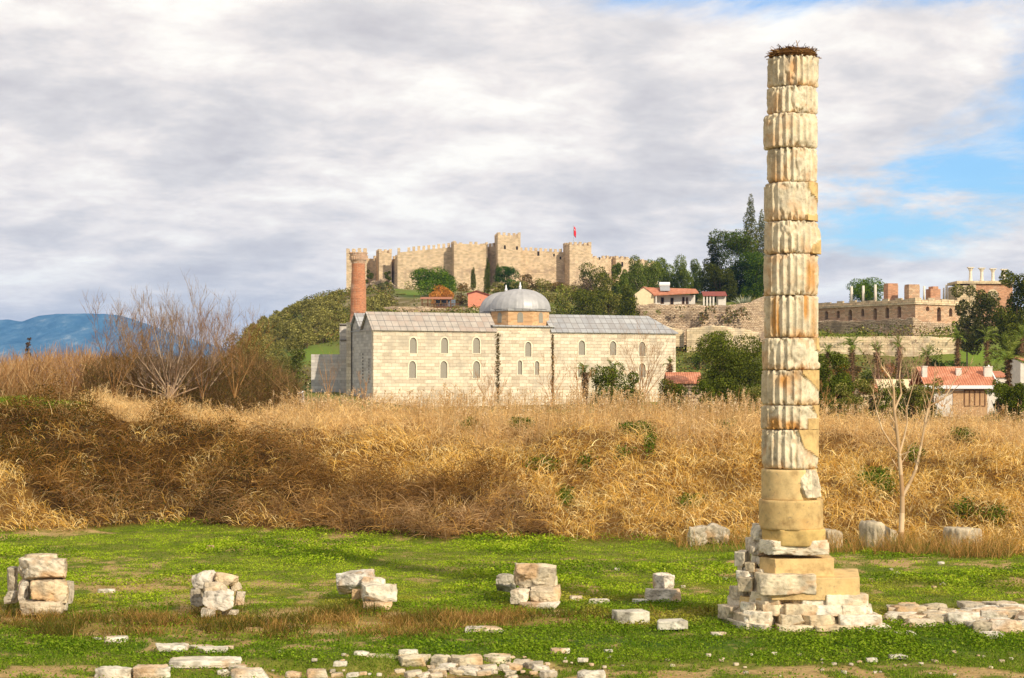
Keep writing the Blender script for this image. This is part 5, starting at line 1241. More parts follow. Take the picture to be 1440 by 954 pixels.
for i, a in enumerate([(1418, 470, 506, 577, 150, 24), (1346.5, 461, 476, 517, 250, 11), (1388, 457, 476, 516, 250, 12), (1198, 468, 488, 535, 230, 11), (1264.5, 472, 488, 508, 250, 10), (1304.5, 484, 502, 516, 240, 10), (1164, 482, 496, 520, 240, 9), (1233, 480, 496, 520, 235, 11), (1437, 454, 474, 516, 255, 14)]):
    u, rc, rh, rb, d, hw = a
    palm(['largest nearest palm at the right with shaggy trunk, beside the white tiled house', 'palm with shaggy trunk rising left of the chimney box house, under the loose grey tree', 'palm in the middle of the three tall ones at right, before the grey green trees', 'palm with thin dark trunk below the left end of the brick terrace', 'palm with ragged head below the terrace corner',
          'small palm tuft just above the left end of the tiled roof', 'small palm head close right of the marble column', 'palm half hidden by the pink bare bush', 'palm at the right edge of the photo before the dark tree'][i], u, rc, rh, rb, d, 200+i, 26 if i == 0 else 18, hw)
palm('small palm with bare trunk before the mosque, left of the dark bushes', 823, 506, 524, 556, 230, 230, 12, 8, group='palms before the mosque')
palm('thin palm in front of the right end of the mosque', 942, 500, 512, 545, 235, 231, 8, 5, group='palms before the mosque')
palm('palm head sticking out behind the dark bush before the mosque', 860, 503, 518, 552, 200, 232, 9, 8, group='palms before the mosque')
# ---------------------------------------------------------------- ruined walls on the right
def rough_wall(name, mat, parent, root, pts, thick=1.6, du=3.0, amp=.5, seed=1, jag=.8):
    """eroded wall through pts = (column, distance, top row, bottom row); its face bulges and its top is ragged"""
    r = np.random.default_rng(seed); C = []
    for (u0, d0, t0, b0), (u1, d1, t1, b1) in zip(pts[:-1], pts[1:]):
        k = max(2, int(abs(u1-u0)/du))
        for i in range(k+(pts[-1][0] == u1)): f = i/k; C.append((u0+(u1-u0)*f, d0+(d1-d0)*f, t0+(t1-t0)*f, b0+(b1-b0)*f))
    C = np.array(C); n = len(C); x = X(C[:, 0], C[:, 1]); y = C[:, 1]; zt = Z(C[:, 2], y); zb = Z(C[:, 3], y)-2.0
    zt = zt+(fbm2(x, y, .45, 4, seed)-.5)*jag*2
    nv = 16; V = []
    for j in range(nv+1):
        z = zb+(zt-zb)*j/nv; bul = (fbm(np.stack([x, y, z], 1), .35, 4, seed+2)-.5)*amp*2
        V.append(np.stack([x, y-bul+.25*j/nv*amp, z], 1))
    V.append(np.stack([x, y+thick, zt+(fbm2(x, y, .8, 3, seed+4)-.5)*.4], 1)); V.append(np.stack([x, y+thick, zb], 1))
    m = len(V); V = np.concatenate(V)-np.array(root); idx = np.arange(m*n).reshape(m, n)
    Q = np.stack([idx[:-1, :-1].ravel(), idx[:-1, 1:].ravel(), idx[1:, 1:].ravel(), idx[1:, :-1].ravel()], 1)
    e0 = idx[:, 0][None, ::-1]; e1 = idx[:, -1][None]
    return mesh(name, V, [Q, e0, e1], mat, parent=parent)
def weeds_on(root, rootloc, u0, u1, r0, r1, d, n, pal, seed, name='weeds', ls=.4):
    r = np.random.default_rng(seed); u = u0+(u1-u0)*r.random(n); row = r0+(r1-r0)*r.random(n); x = X(u, d); z = Z(row, d)
    k = fbm2(x, z, .5, 3, seed) > .5; x, z = x[k], z[k]; n = len(x)
    v = join([leaves(np.stack([x, d-.2-.5*r.random(n), z], 1)-np.array(rootloc), ls*(.5+r.random(n)), palette(pal, n, r))])
    return mesh(name, v[0], v[1], LEAF, parent=root, col=v[2])
def build_ruins():
    rl = (X(985, 430), 430.0, 12.0)
    w = thing('ruined_wall', 'crumbling pale masonry wall under the cream house, left of the marble column', 'ruined wall', rl)
    rough_wall('upper_wall', RUIN, w, rl, [(893, 433, 427.5, 468), (940, 431, 429, 470), (985, 430, 428, 478), (1030, 430, 430, 480), (1058, 432, 425, 482), (1075, 434, 417, 484), (1100, 437, 416, 486)], seed=3, amp=.8, jag=.5, thick=20)
    rough_wall('lower_wall', PALEWALL, w, rl, [(966, 424, 462, 486), (1000, 423, 458, 486), (1040, 423, 462, 484), (1068, 424, 468, 484)], seed=5, amp=.5, jag=.7)
    rough_wall('lower_wall', PALEWALL, w, rl, [(893, 427, 452, 470), (930, 426, 458, 474), (962, 426, 464, 476)], seed=6, amp=.4, jag=.4)
    weeds_on(w, rl, 950, 1056, 431, 455, 428.5, 1500, BRN+GREY, 8, ls=.5)
    weeds_on(w, rl, 905, 940, 436, 446, 429, 300, YG, 9)
    # brick terrace of the ruined basilica
    A = (1150, 446.0); B = (1287, 420.0); Cc = (1352, 428.0)
    rl = (X(B[0], B[1]), B[1], 14.0); z0 = rl[2]
    t = thing('brick_terrace', 'long banded brick and stone terrace wall with dark arches, right of the column', 'ruined terrace', rl)
    def face(a, b, rt, rbk, arches, name, ext=0.0):
        pa = np.array([X(a[0], a[1]), a[1]]); pb = np.array([X(b[0], b[1]), b[1]]); L = float(np.linalg.norm(pb-pa)); ang = math.atan2(pb[1]-pa[1], pb[0]-pa[0]); dv = (pb-pa)/L
        def sof(u): k = (u-CU)/F; return float((k*pa[1]-pa[0])/(dv[0]-k*dv[1]))
        hs = []
        for (u, r0, r1, w_) in arches:
            s = sof(u); y = pa[1]+dv[1]*s; hs.append(arch_poly(s, w_/F*y, Z(r1, y)-z0, Z(r0, y)-z0, 0))
        zt0, zt1 = Z(rt[0], a[1])-z0, Z(rt[1], b[1])-z0; zb = Z(rbk, b[1])-z0-1.5
        o = wall_with_holes(name, BRICKSTONE, t, L, zb, 0, 2.2, hs, (pa[0]-rl[0], pa[1]-rl[1], 0), ang, depth=1.5, top=[(0, zt0), (L, zt1)])
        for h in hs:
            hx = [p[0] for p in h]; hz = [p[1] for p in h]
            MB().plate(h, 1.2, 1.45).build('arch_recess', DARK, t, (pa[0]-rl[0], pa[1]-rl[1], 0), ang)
        c = MB(); c.add([(-.2, -.35, zt0-.15), (L+.2, -.35, zt1-.15), (L+.2, 2.3, zt1-.15), (-.2, 2.3, zt0-.15), (-.2, -.35, zt0+.35), (L+.2, -.35, zt1+.35), (L+.2, 2.3, zt1+.35), (-.2, 2.3, zt0+.35)], [(0,3,2,1),(4,5,6,7),(0,1,5,4),(1,2,6,5),(2,3,7,6),(3,0,4,7)])
        c.build('cornice', PALEWALL, t, (pa[0]-rl[0], pa[1]-rl[1], 0), ang)
        p = MB(); k = int(L/2.0)
        for i in range(k):
            x0 = L*i/k; zz = zt0+(zt1-zt0)*(i+.5)/k+.33; hh = .85+.25*math.sin(i*2.7+L); p.box(x0+.06, x0+L/k-.06, .1, .55, zz-.1, zz+hh)
        p.build('parapet', PALEWALL, t, (pa[0]-rl[0], pa[1]-rl[1], 0), ang)
        return pa, pb
    face(A, B, (433.5, 427), 456, [(1162, 438, 453.5, 7), (1178.5, 437, 448, 6.5), (1195.5, 435.8, 452, 7), (1213, 434.6, 445, 6), (1230.5, 433.5, 449.5, 7), (1247.5, 432.5, 448, 7), (1264.5, 431, 446.8, 7)], 'arcade_wall')
    face(B, Cc, (427, 429.5), 456, [(1304.5, 431, 437.5, 6.5), (1320.5, 432.5, 452, 7.5), (1337, 433.5, 445.5, 6.5)], 'arcade_wall')
    rough_wall('rubble_footing', RUIN, t, rl, [(1142, 446, 450, 476), (1190, 437, 451, 476), (1240, 428, 450, 476), (1272, 420, 448, 476), (1284, 416.5, 446, 478), (1298, 418, 452, 478), (1330, 423, 455, 478), (1360, 428, 458, 478)], seed=11, amp=.5, jag=.5)
    MB().plate(arch_poly(X(1230, 429)-rl[0], .75, Z(467, 429)-z0, Z(460, 429)-z0), -1.0+9-1.2, 9.5).build('culvert', DARK, t) if False else None
    weeds_on(t, rl, 1206, 1228, 462, 476, 428, 500, BUSHG, 13); weeds_on(t, rl, 1300, 1360, 452, 470, 417, 900, BUSHG+YG, 14, ls=.5); weeds_on(t, rl, 1150, 1185, 468, 474, 434, 260, YG, 15)
    # lower retaining wall
    rl = (X(1240, 384), 384.0, 9.0)
    w = thing('retaining_wall', 'pale cut stone retaining wall below the brick terrace, above the palms', 'retaining wall', rl)
    rough_wall('wall', PALEWALL, w, rl, [(1120, 379, 474, 494), (1180, 379, 474, 496), (1248, 378.5, 473.5, 504), (1262, 378, 473, 510), (1300, 378, 473, 514), (1345, 379, 475, 514)], seed=17, amp=.15, jag=.12, thick=5)
    weeds_on(w, rl, 1150, 1345, 470, 476, 377, 500, YG, 18, ls=.3)
    weeds_on(w, rl, 1310, 1325, 490, 505, 377.5, 120, BUSHG, 19, ls=.3)
    # standing stumps on the terrace
    def post(u, rt, rb, wpx, d, label, i):
        s = d/F; z_b = Z(rb, d)-.8; rt_ = thing('thin_column', label, 'column', (X(u, d), d, z_b), 0, 'thin columns standing on the brick terrace'); h = Z(rt, d)-z_b
        MB().lathe([(wpx*s*.5, 0), (wpx*s*.46, h*.5), (wpx*s*.42, h)], 12).build('shaft', MARBLE_FAR, rt_, smooth=True)
        MB().lathe([(wpx*s*.62, 0), (wpx*s*.62, .35), (wpx*s*.52, .5)], 12).build('base', MARBLE_FAR, rt_)
    for i, (u, rt, rb, wp, dd) in enumerate([(1197.6, 403, 426, 4, 452), (1214, 402, 425, 4.2, 449), (1231, 400.5, 423, 4.2, 446), (1299.5, 402.5, 421, 3.4, 440), (1327, 405, 420, 2.8, 442), (1331, 400.5, 420, 4.0, 440)]):
        post(u, rt, rb, wp, dd, ['thin pale column at the left edge of the umbrella pine on the terrace', 'thin pale column in the middle of the umbrella pine', 'thin pale column at the right edge of the umbrella pine', 'thin pale column between the two right brick piers',
             'thinnest pale column just right of the rightmost brick pier', 'thicker pale column beside the thinnest one, right of the brick piers'][i], i)
    for i, (u0, u1, rt, rb, dd) in enumerate([(1244, 1261.5, 399, 421, 436), (1273, 1292, 400.5, 419, 431), (1303.5, 1321, 404.5, 419, 433)]):
        x0, x1 = X(u0, dd), X(u1, dd); zb = Z(rb, dd)-1.0; o = thing('brick_pier', ['tall square red brick pier left of the others on the terrace', 'middle brick pier with pale bands on the terrace corner', 'stepped lowest brick pier, right on the terrace'][i], 'brick pier', ((x0+x1)/2, dd, zb), .25, 'brick piers on the terrace')
        h = Z(rt, dd)-zb; b = MB(); w_ = (x1-x0)/2*.88; b.box(-w_, w_, -1.2, 1.2, 0, h-.4)
        if i == 2: b.box(-w_*.5, w_*.6, -1.1, 1.1, h-.41, h+.2)
        else: b.box(-w_*.97, w_*.95, -1.15, 1.1, h-.41, h)
        b.build('brickwork', BRICKP if i != 1 else BRICKSTONE, o)
    # raised brick block with four standing columns
    dd = 432; rl = (X(1383, dd), dd, Z(440, dd)); o = thing('brick_podium', 'raised brick block with pale cornice at the right carrying four columns with capitals', 'ruined podium', rl)
    zt = Z(400, dd)-rl[2]
    MB().box(X(1372, dd)-rl[0], X(1424, dd)-rl[0], 0, 9, -3, zt-.01).build('brick_wall', BRICKP, o)
    MB().box(X(1346, dd)-rl[0], X(1363.5, dd)-rl[0], -.2, 9, -3, zt-.3).build('pale_wall', PALEWALL, o)
    MB().box(X(1363.5, dd)-rl[0]+.01, X(1372, dd)-rl[0]-.01, -.35, 9, -3, zt+.1).build('pale_pilaster', PALEWALL, o)
    MB().box(X(1345, dd)-rl[0], X(1425, dd)-rl[0], -.6, 9.2, zt+.11, zt+.75).build('cornice', PALEWALL, o)
    a = MB(); a.plate(arch_poly(X(1396, dd)-rl[0], 2.6, Z(420, dd)-rl[2], Z(407, dd)-rl[2]), -.08, .2); a.build('filled_arch', PALEWALL, o)
    for i, u in enumerate((1364.8, 1380.5, 1396.2, 1411.8)):
        dc = 433.5; s = dc/F; zb = rl[2]+zt+.74; h = Z(376+i*.9, dc)-zb; c = thing('capital_column', ['leftmost of four pale columns with flared capitals on the brick podium', 'second from left of four capital columns on the podium', 'third from left of four capital columns on the podium', 'rightmost of four capital columns on the podium'][i], 'column', (X(u, dc), dc, zb), 0, 'four capital columns on the podium')
        MB().lathe([(2.9*s, 0), (2.9*s, .3), (2.3*s, .5), (2.1*s, h-1.0)], 14).build('shaft', MARBLE_FAR, c, smooth=False)
        MB().lathe([(2.0*s, h-1.0), (2.6*s, h-.75), (3.7*s, h-.35), (3.9*s, h-.22)], 8).build('capital', MARBLE_FAR, c)
        w = 4.3*s; MB().box(-w, w, -w, w, h-.21, h).build('abacus', MARBLE_FAR, c)
build_ruins()

# ---------------------------------------------------------------- houses
def roof_slab(b, x0, x1, y0, y1, z0, z1, t=.12):
    V = [(x0, y0, z0), (x1, y0, z0), (x1, y1, z1), (x0, y1, z1)]; V += [(x, y, z+t) for x, y, z in V]
    b.add(V, [(0,3,2,1),(4,5,6,7),(0,1,5,4),(1,2,6,5),(2,3,7,6),(3,0,4,7)])
def build_houses():
    # white tiled house on the right
    d = 180; loc = (X(1350, d), d, gz(X(1350, d), d)); zz = lambda r: Z(r, d)-loc[2]; xx = lambda u: X(u, d)-loc[0]
    h = thing('tiled_house', 'white house with wide orange tiled roof and white chimneys behind the reeds at right', 'house', loc)
    x0, x1 = xx(1303), xx(1396); D = 6.0; e = zz(542.5); rdg = zz(517)
    b = MB(); b.box(x0, x1, 0, D, -.5, e-.02); b.add([(x1-.2, 0, e-.03), (x1, 0, e-.03), (x1, D, e-.03), (x1-.2, D, e-.03), (x1-.2, D/2, rdg-.15), (x1, D/2, rdg-.15)], [(0, 1, 5, 4), (1, 2, 5), (2, 3, 4, 5), (3, 0, 4), (0, 3, 2, 1)]); b.build('wall', WHITE, h)
    MB().box(xx(1340), xx(1388), -.06, -.001, -.5, e-.5).build('timber_panelling', plain('tan_timber', lin(188, 148, 104), .2, 3), h)
    b = MB(); roof_slab(b, x0-.35, x1+.3, -.55, D/2, e-.05, rdg); roof_slab(b, x0-.35, x1+.3, D+.55, D/2+.01, e-.05, rdg); b.build('roof', TILES, h)
    MB().box(x0-.4, x1+.35, -.68, -.57, e-.30, e+.02).build('eaves_board', TRIMW, h)
    b = MB(); b.add([(x1+.31, -.6, e-.25), (x1+.42, -.6, e-.25), (x1+.42, D/2, rdg-.1), (x1+.31, D/2, rdg-.1), (x1+.31, -.6, e+.18), (x1+.42, -.6, e+.18), (x1+.42, D/2, rdg+.28), (x1+.31, D/2, rdg+.28)], [(0,3,2,1),(4,5,6,7),(0,1,5,4),(1,2,6,5),(2,3,7,6),(3,0,4,7)]); b.build('gable_board', TRIMW, h)
    wx0, wx1 = xx(1356), xx(1385); f = MB(); n = 4
    z0, z1 = zz(572), zz(548)
    f.box(wx0, wx1, -.10, -.003, z0, z0+.1); f.box(wx0, wx1, -.10, -.003, z1-.1, z1)
    for i in range(n+1): x = wx0+(wx1-wx0)*i/n; f.box(x-.05, x+.05, -.11, -.004, z0+.09, z1-.09)
    w = f.build('window', WOOD, h); MB().box(wx0, wx1, -.03, -.002, z0+.05, z1-.05).build('pane', plain('amber_curtain_glass', lin(168, 136, 96), .2, 2, .25, .5), w)
    for (u0, u1, r0, r1, y, nm) in ((1300, 1307, 517, 524, .9, 'chimney'), (1349, 1356.5, 520, 528, 1.2, 'chimney'), (1388, 1399.5, 517.5, 527, 1.0, 'roof_box')):
        b = MB(); zr0 = e+(rdg-e)*((y+.55)/(D/2+.55)); b.box(xx(u0), xx(u1), y, y+.5, zr0-.3, zz(r0)+.05); b.box(xx(u0)-.04, xx(u1)+.04, y-.04, y+.54, zz(r0)+.05, zz(r0)+.15); b.build(nm, WHITE, h)
    # solar panel gap on ridge and rear wing
    MB().box(x1+.5, x1+2.2, 2.5, 6, -.5, zz(531)).build('rear_wing', WHITE, h); b = MB(); roof_slab(b, x1+.45, x1+2.3, 2.3, 6, zz(531)+.01, zz(523)); b.build('rear_roof', TILES, h)
    # small tiled roofs
    def small(label, u0, u1, r0, re, rb, d, mat, ridge_mat=TILES, gable=False, cat='house', D=5, name='small_house', opens=()):
        loc = (X((u0+u1)/2, d), d, gz(X((u0+u1)/2, d), d)); z = lambda r: Z(r, d)-loc[2]; hw = (X(u1, d)-X(u0, d))/2
        o = thing(name, label, cat, loc); MB().box(-hw*.95, hw*.95, 0, D, -.5, max(z(re), .3)-.02).build('wall', mat, o)
        b = MB(); roof_slab(b, -hw, hw, -.3, D/2, z(re), z(r0)); roof_slab(b, -hw, hw, D+.3, D/2+.01, z(re), z(r0)); b.build('roof', ridge_mat, o)
        for s in (-1, 1):
            g = MB(); xa = s*hw*.95; xb = xa-s*.15; g.add([(xa, .1, z(re)-.03), (xa, D-.1, z(re)-.03), (xa, D/2, z(r0)-.05), (xb, .1, z(re)-.03), (xb, D-.1, z(re)-.03), (xb, D/2, z(r0)-.05)], [(0, 1, 2), (3, 5, 4), (0, 3, 4, 1), (1, 4, 5, 2), (2, 5, 3, 0)]); g.build('gable', mat, o)
        for (ua, ub, ra, rb_, nm, m2) in opens: MB().box(X(ua, d)-loc[0], X(ub, d)-loc[0], -.05, .1, z(rb_), z(ra)).build(nm, m2, o)
        return o
    small('low stone house with faded orange tiled roof between the mosque and the huge bush', 938, 988, 525, 540, 560, 200, RUIN)
    small('small orange roofed hut among bushes right of the marble column', 1208, 1236, 541.5, 552, 565, 185, PALEWALL, name='small_hut', cat='hut', D=3)
    small('pale rubble hut with whitish roof behind the slender tree', 1236, 1288, 535, 552, 570, 190, PALEWALL, CREAM, name='pale_hut', cat='hut', D=4)
    small('white house cut by the right edge of the photo below the dark tree', 1434, 1475, 503, 508, 560, 190, WHITE, D=5)
    # cream house above the ruined wall
    d = 452; loc = (X(935, d), d, Z(430, d)-.8); z = lambda r: Z(r, d)-loc[2]; x = lambda u: X(u, d)-loc[0]
    o = thing('cream_house', 'long low cream and white house with orange tiled roof above the ruined wall', 'house', loc)
    MB().box(x(921), x(977), 1.5, 8, -1, z(415)).build('front_wall', WHITE, o)
    g = MB(); g.plate([(x(893), -1), (x(920.5), -1), (x(920.5), z(416)), (x(905.5), z(404.6)), (x(893), z(413.5))], 0, 9); g.build('gable_wall', CREAM, o)
    b = MB(); V = [(x(919), -.9, z(416.3)), (x(982), -.9, z(413.2)), (x(981), 4.5, z(406.5)), (x(905.5), 4.5, z(404.2))]; V += [(a, c, q+.25) for a, c, q in V]
    b.add(V, [(0,3,2,1),(4,5,6,7),(0,1,5,4),(1,2,6,5),(2,3,7,6),(3,0,4,7)])
    V = [(x(904.8), -.25, z(404.4)), (x(921.2), -.25, z(416.6)), (x(905.5), 4.5, z(404.2)), (x(919), -.9, z(416.3))]
    b.build('roof', TILES, o)
    b = MB(); V = [(x(905), -.2, z(404.2)), (x(921.5), -.2, z(416.4)), (x(921.5), 9, z(416.4)), (x(905), 9, z(404.2))]; V += [(a, c, q+.25) for a, c, q in V]; b.add(V, [(0,3,2,1),(4,5,6,7),(0,1,5,4),(1,2,6,5),(2,3,7,6),(3,0,4,7)]); b.build('gable_roof', TILES, o)
    for u0, u1, r0, r1, nm in ((930, 934.5, 418, 427, 'window'), (943.5, 948, 418.5, 428.5, 'door'), (960, 963.5, 417.5, 427.5, 'window'), (965.5, 968, 418, 427.5, 'window')):
        f = MB().box(x(u0), x(u1), 1.38, 1.6, z(r1), z(r0)).build(nm, WOOD, o); MB().box(x(u0)+.12, x(u1)-.12, 1.34, 1.4, z(r1)+.1, z(r0)-.1).build('pane', DARK, f)
    for u in (922.5, 976.3): MB().box(x(u)-.15, x(u)+.15, -.6, -.3, -1, z(415.4)).build('porch_post', WHITE, o)
    t = thing('solar_heater', 'white solar water tank with panel on the cream house roof', 'water heater', (loc[0]+x(936), loc[1]+3.0, loc[2]+z(407.6)), 0)
    MB().tube((-1.3, 0, 1.5), (1.3, 0, 1.5), .5, .5, 12).build('tank', TRIMW, t)
    b = MB(); roof_slab(b, -1.2, 1.2, -2.0, -.2, -.25, 1.0, .1); b.build('panel', METAL, t)
    b = MB(); [b.tube((sx, 0.0, -.2), (sx, 0, 1.1), .06, .06, 5) for sx in (-1, 1)]; b.build('frame', METAL, t)
    # small white building in the pines
    d = 458; loc = (X(1006, d), d, Z(431, d)-.6); z = lambda r: Z(r, d)-loc[2]; x = lambda u: X(u, d)-loc[0]
    o = thing('white_pavilion', 'small white porch building with dull red roof under the pines', 'building', loc)
    MB().box(x(1010), x(1021), 0, 4, -1, z(417)).build('wall', WHITE, o); b = MB(); roof_slab(b, x(988), x(1022), -1, 3, z(417), z(410)); b.build('roof', plain('dull_red_roof', lin(140, 74, 60), .2, 2), o)
    for u in (989.5, 994, 998.5, 1003): MB().box(x(u)-.2, x(u)+.2, -.7, -.35, -1, z(416.8)).build('post', WHITE, o)
    # agave
    r = np.random.default_rng(5); K = 70; a = 2*math.pi*r.random(K); dd = np.stack([np.cos(a), np.sin(a), .4+1.5*r.random(K)], 1)
    v = blades(np.zeros((K, 3))+r.normal(size=(K, 3))*.2*np.array([1, 1, 0]), dd, 2.2+1.2*r.random(K), np.full(K, .34), .35*r.random(K), palette([(150, 156, 128), (128, 138, 108), (176, 178, 150)], K, r), 4)
    ag = thing('agave', 'grey spiky agave plant on the ruined wall left of the column', 'plant', (X(1045, 436), 436, Z(428, 436)-.6)); mesh('spiky_leaves', v[0], v[1], LEAF, parent=ag, col=v[2])
    # timber pavilion and pink house under the castle
    d = 499; loc = (X(614, d), d, Z(434, d)); z = lambda r_: Z(r_, d)-loc[2]; x = lambda u: X(u, d)-loc[0]
    o = thing('timber_pavilion', 'open timber terrace pavilion with brown tiled roof under the orange tree', 'pavilion', loc)
    b = MB(); roof_slab(b, x(591), x(636), -2, 2.5, z(421.5), z(418)); b.build('roof', plain('brown_tiles', lin(168, 112, 82), .2, 2), o)
    for u in (594, 602, 611, 620, 629, 634): MB().box(x(u)-.16, x(u)+.16, -1.6, -1.3, -.5, z(421.3)).build('post', WOOD, o)
    MB().box(x(593), x(648), -1.8, 4, -.5, z(431.5)).build('deck', WOOD, o)
    b = MB(); 
    for k in range(24): u = 594+k*2.2; b.box(x(u)-.08, x(u)+.08, -1.95, -1.85, z(431.5), z(427.6))
    b.box(x(593), x(648), -1.98, -1.82, z(427.6), z(427.1)); b.build('railing', WOOD, o)
    MB().box(x(612), x(640), 2.6, 3.0, z(431.4), z(421)).build('back_wall', plain('blue_grey_boards', lin(112, 124, 134), .3, 3), o)
    d = 502; loc = (X(674, d), d, Z(433, d)); z = lambda r_: Z(r_, d)-loc[2]; x = lambda u: X(u, d)-loc[0]
    o = thing('pink_house', 'small pink gabled house under the castle, left of the big dome', 'house', loc)
    MB().plate([(x(658), -2), (x(690.5), -2), (x(690.5), z(417)), (x(671), z(410.6)), (x(658), z(414))], 0, 7).build('wall', PINK, o)
    b = MB(); V = [(x(670.5), -.3, z(410.2)), (x(692.5), -.3, z(417.4)), (x(692.5), 7.3, z(417.4)), (x(670.5), 7.3, z(410.2))]; V += [(a, c, q+.3) for a, c, q in V]; b.add(V, [(0,3,2,1),(4,5,6,7),(0,1,5,4),(1,2,6,5),(2,3,7,6),(3,0,4,7)])
    V = [(x(656.5), -.3, z(414.2)), (x(670.4), -.3, z(410.1)), (x(670.4), 7.3, z(410.1)), (x(656.5), 7.3, z(414.2))]; V += [(a, c, q+.3) for a, c, q in V]; b.add(V, [(0,3,2,1),(4,5,6,7),(0,1,5,4),(1,2,6,5),(2,3,7,6),(3,0,4,7)])
    b.build('roof', plain('dark_red_roof', lin(128, 62, 48), .2, 2), o)
    rl = (X(600, 489), 489.0, 22.0); w = thing('stone_terrace_wall', 'low rough grey stone terrace wall below the timber pavilion, above the mosque roof', 'terrace wall', rl)
    rough_wall('wall', RUIN, w, rl, [(535, 488, 431, 452), (590, 489, 432, 452), (640, 490, 433, 452), (700, 492, 433, 452)], seed=23, amp=.6, jag=.6)
    rl = (X(540, 655), 655.0, 33.0); w = thing('rocky_outcrop', 'bare pinkish rocky slope under the left castle towers', 'rock outcrop', rl)
    rough_wall('rock', RUIN, w, rl, [(500, 668, 404, 420), (524, 662, 396, 424), (545, 658, 392, 428), (560, 650, 404, 430), (580, 645, 410, 430), (640, 655, 409, 424), (700, 665, 404, 420)], seed=25, amp=2.4, jag=1.6, thick=8)
    # white van behind the reeds, left of the mosque
    d = 205; loc = (X(417, d), d, gz(X(417, d), d)); v = thing('white_van', 'white van partly hidden behind the reeds left of the mosque', 'van', loc, .3)
    wm = plain('van_paint', lin(236, 236, 238), .02, 1, .3, .5); b = MB(); b.plate([(-.9, .35), (.9, .35), (.9, 1.5), (.78, 2.25), (-.78, 2.25), (-.9, 1.5)], 0, 4.6); o = b.build('body', wm, v); m = o.modifiers.new('b', 'BEVEL'); m.width = .08; m.segments = 2; m.limit_method = 'ANGLE'
    MB().plate([(-.74, 1.35), (.74, 1.35), (.66, 2.0), (-.66, 2.0)], -.03, .05).build('windscreen', plain('dark_glass', lin(42, 56, 92), .1, 2, .15, .5), v)
    MB().box(-.85, .85, -.08, .02, .45, .75).build('bumper', DARK, v)
    for sx in (-.7, .7): MB().tube((sx, -.05, .95), (sx, .05, .95), .12, .12, 10).build('headlight', METAL, v)
    for sx in (-.85, .85):
        for y in (.8, 3.7): MB().tube((sx-.1, y, .33), (sx+.1, y, .33), .34, .34, 16).build('wheel', DARK, v)
build_houses()

# ---------------------------------------------------------------- stone heaps on the field
def S(u0, u1, rt, rb, rbase, label, group, seed, **k):
    d = dist_of(rbase)-k.pop('front', 0.0); o = stone('stone_block', u0, u1, rt, rb, d, seed=seed, **k); return tag(o, label, 'stone', group)
G1 = 'stones of the leftmost heap'
S(18, 89, 784, 821, 866, 'big banded squared stone lying on top of the leftmost heap', G1, 1, depth=1.0, facets=6, rough=.05, n=20, yaw=.1, base=(238, 222, 192))
S(32, 79, 780, 790, 864, 'thin cap slab on the very top of the leftmost heap', G1, 2, depth=.6, n=10)
S(37, 91, 817, 851, 868, 'large orange tinted block below the top stone of the leftmost heap', G1, 3, depth=.9, facets=8, n=18, base=(240, 214, 172), yaw=.15)
S(19, 38, 817, 847, 866, 'narrow block left of the orange tinted one in the leftmost heap', G1, 4, depth=.7)
S(7, 21, 798, 836, 862, 'upright narrow stone at the far left side of the leftmost heap', G1, 5, depth=.6)
S(4, 22, 832, 851, 863, 'small grey stone low at the far left of the leftmost heap', G1, 6, depth=.6)
S(80, 96, 820, 853, 862, 'grey stone at the right rear of the leftmost heap', G1, 7, depth=.8)
S(15, 84, 847, 867, 870, 'long low base slab of the leftmost heap', G1, 8, depth=1.0, n=16)
S(80, 93, 848, 861, 866, 'small stone right of the base slab of the leftmost heap', G1, 9, depth=.4)
G2 = 'stones of the second heap from the left'
S(266, 302, 804, 832, 864, 'rounded grey white stone at upper left of the second heap', G2, 11, rnd=.3, depth=.8, tilt=.3, n=16)
S(298, 333, 807, 826, 864, 'tan stone at upper right of the second heap', G2, 12, tilt=-.2, depth=.7, base=(232, 206, 164))
S(283, 318, 820, 838, 868, 'small smooth middle stone of the second heap', G2, 13, front=.2, rnd=.3, depth=.5)
S(280, 328, 831, 862, 870, 'largest cream boulder at front of the second heap', G2, 14, front=.2, rnd=.3, depth=.8, n=18, facets=7)
S(319, 338, 819, 835, 862, 'squarish stone at the right shoulder of the second heap', G2, 15, tilt=.4, depth=.5)
S(327, 343, 832, 854, 863, 'small block low at the right of the second heap', G2, 16, tilt=-.2, depth=.5)
S(266, 285, 828, 856, 864, 'pitted grey stone low at the left of the second heap', G2, 17, depth=.7, rnd=.25)
S(281, 301, 856, 869, 871, 'lowest front stone of the second heap', G2, 18, front=.2, depth=.4)
S(309, 334, 859, 866, 868, 'flat chip in the grass right of the second heap', G2, 19, depth=.35)
G3 = 'stones of the third heap from the left'
S(470, 525, 805, 839, 848, 'large rounded grey white boulder at left of the third heap', G3, 21, rnd=.25, depth=1.1, n=18, facets=7, tilt=.1, base=(232, 224, 206))
S(505, 541, 812, 832, 850, 'slab leaning right of the rounded boulder in the third heap', G3, 22, tilt=-.15, depth=.8)
S(505, 558, 823, 850, 858, 'squared front block of the third heap', G3, 23, depth=.8, n=16, facets=4, rough=.04, yaw=.25, base=(240, 228, 200))
S(509, 551, 848, 859, 860, 'flat base slab in front of the third heap', G3, 24, depth=.7)
S(494, 508, 829, 844, 854, 'small dark stone between the blocks of the third heap', G3, 25, depth=.5, base=(196, 184, 150))
G4 = 'stones of the fourth heap from the left'
S(697, 726, 808, 835, 844, 'dark pitted stone standing behind the left of the fourth heap', G4, 31, depth=.8, rnd=.3, base=(206, 196, 172))
S(722, 785, 794, 832, 854, 'large notched block on top of the fourth heap', G4, 32, depth=.9, n=20, facets=7, tilt=-.06, yaw=.2, base=(232, 214, 180))
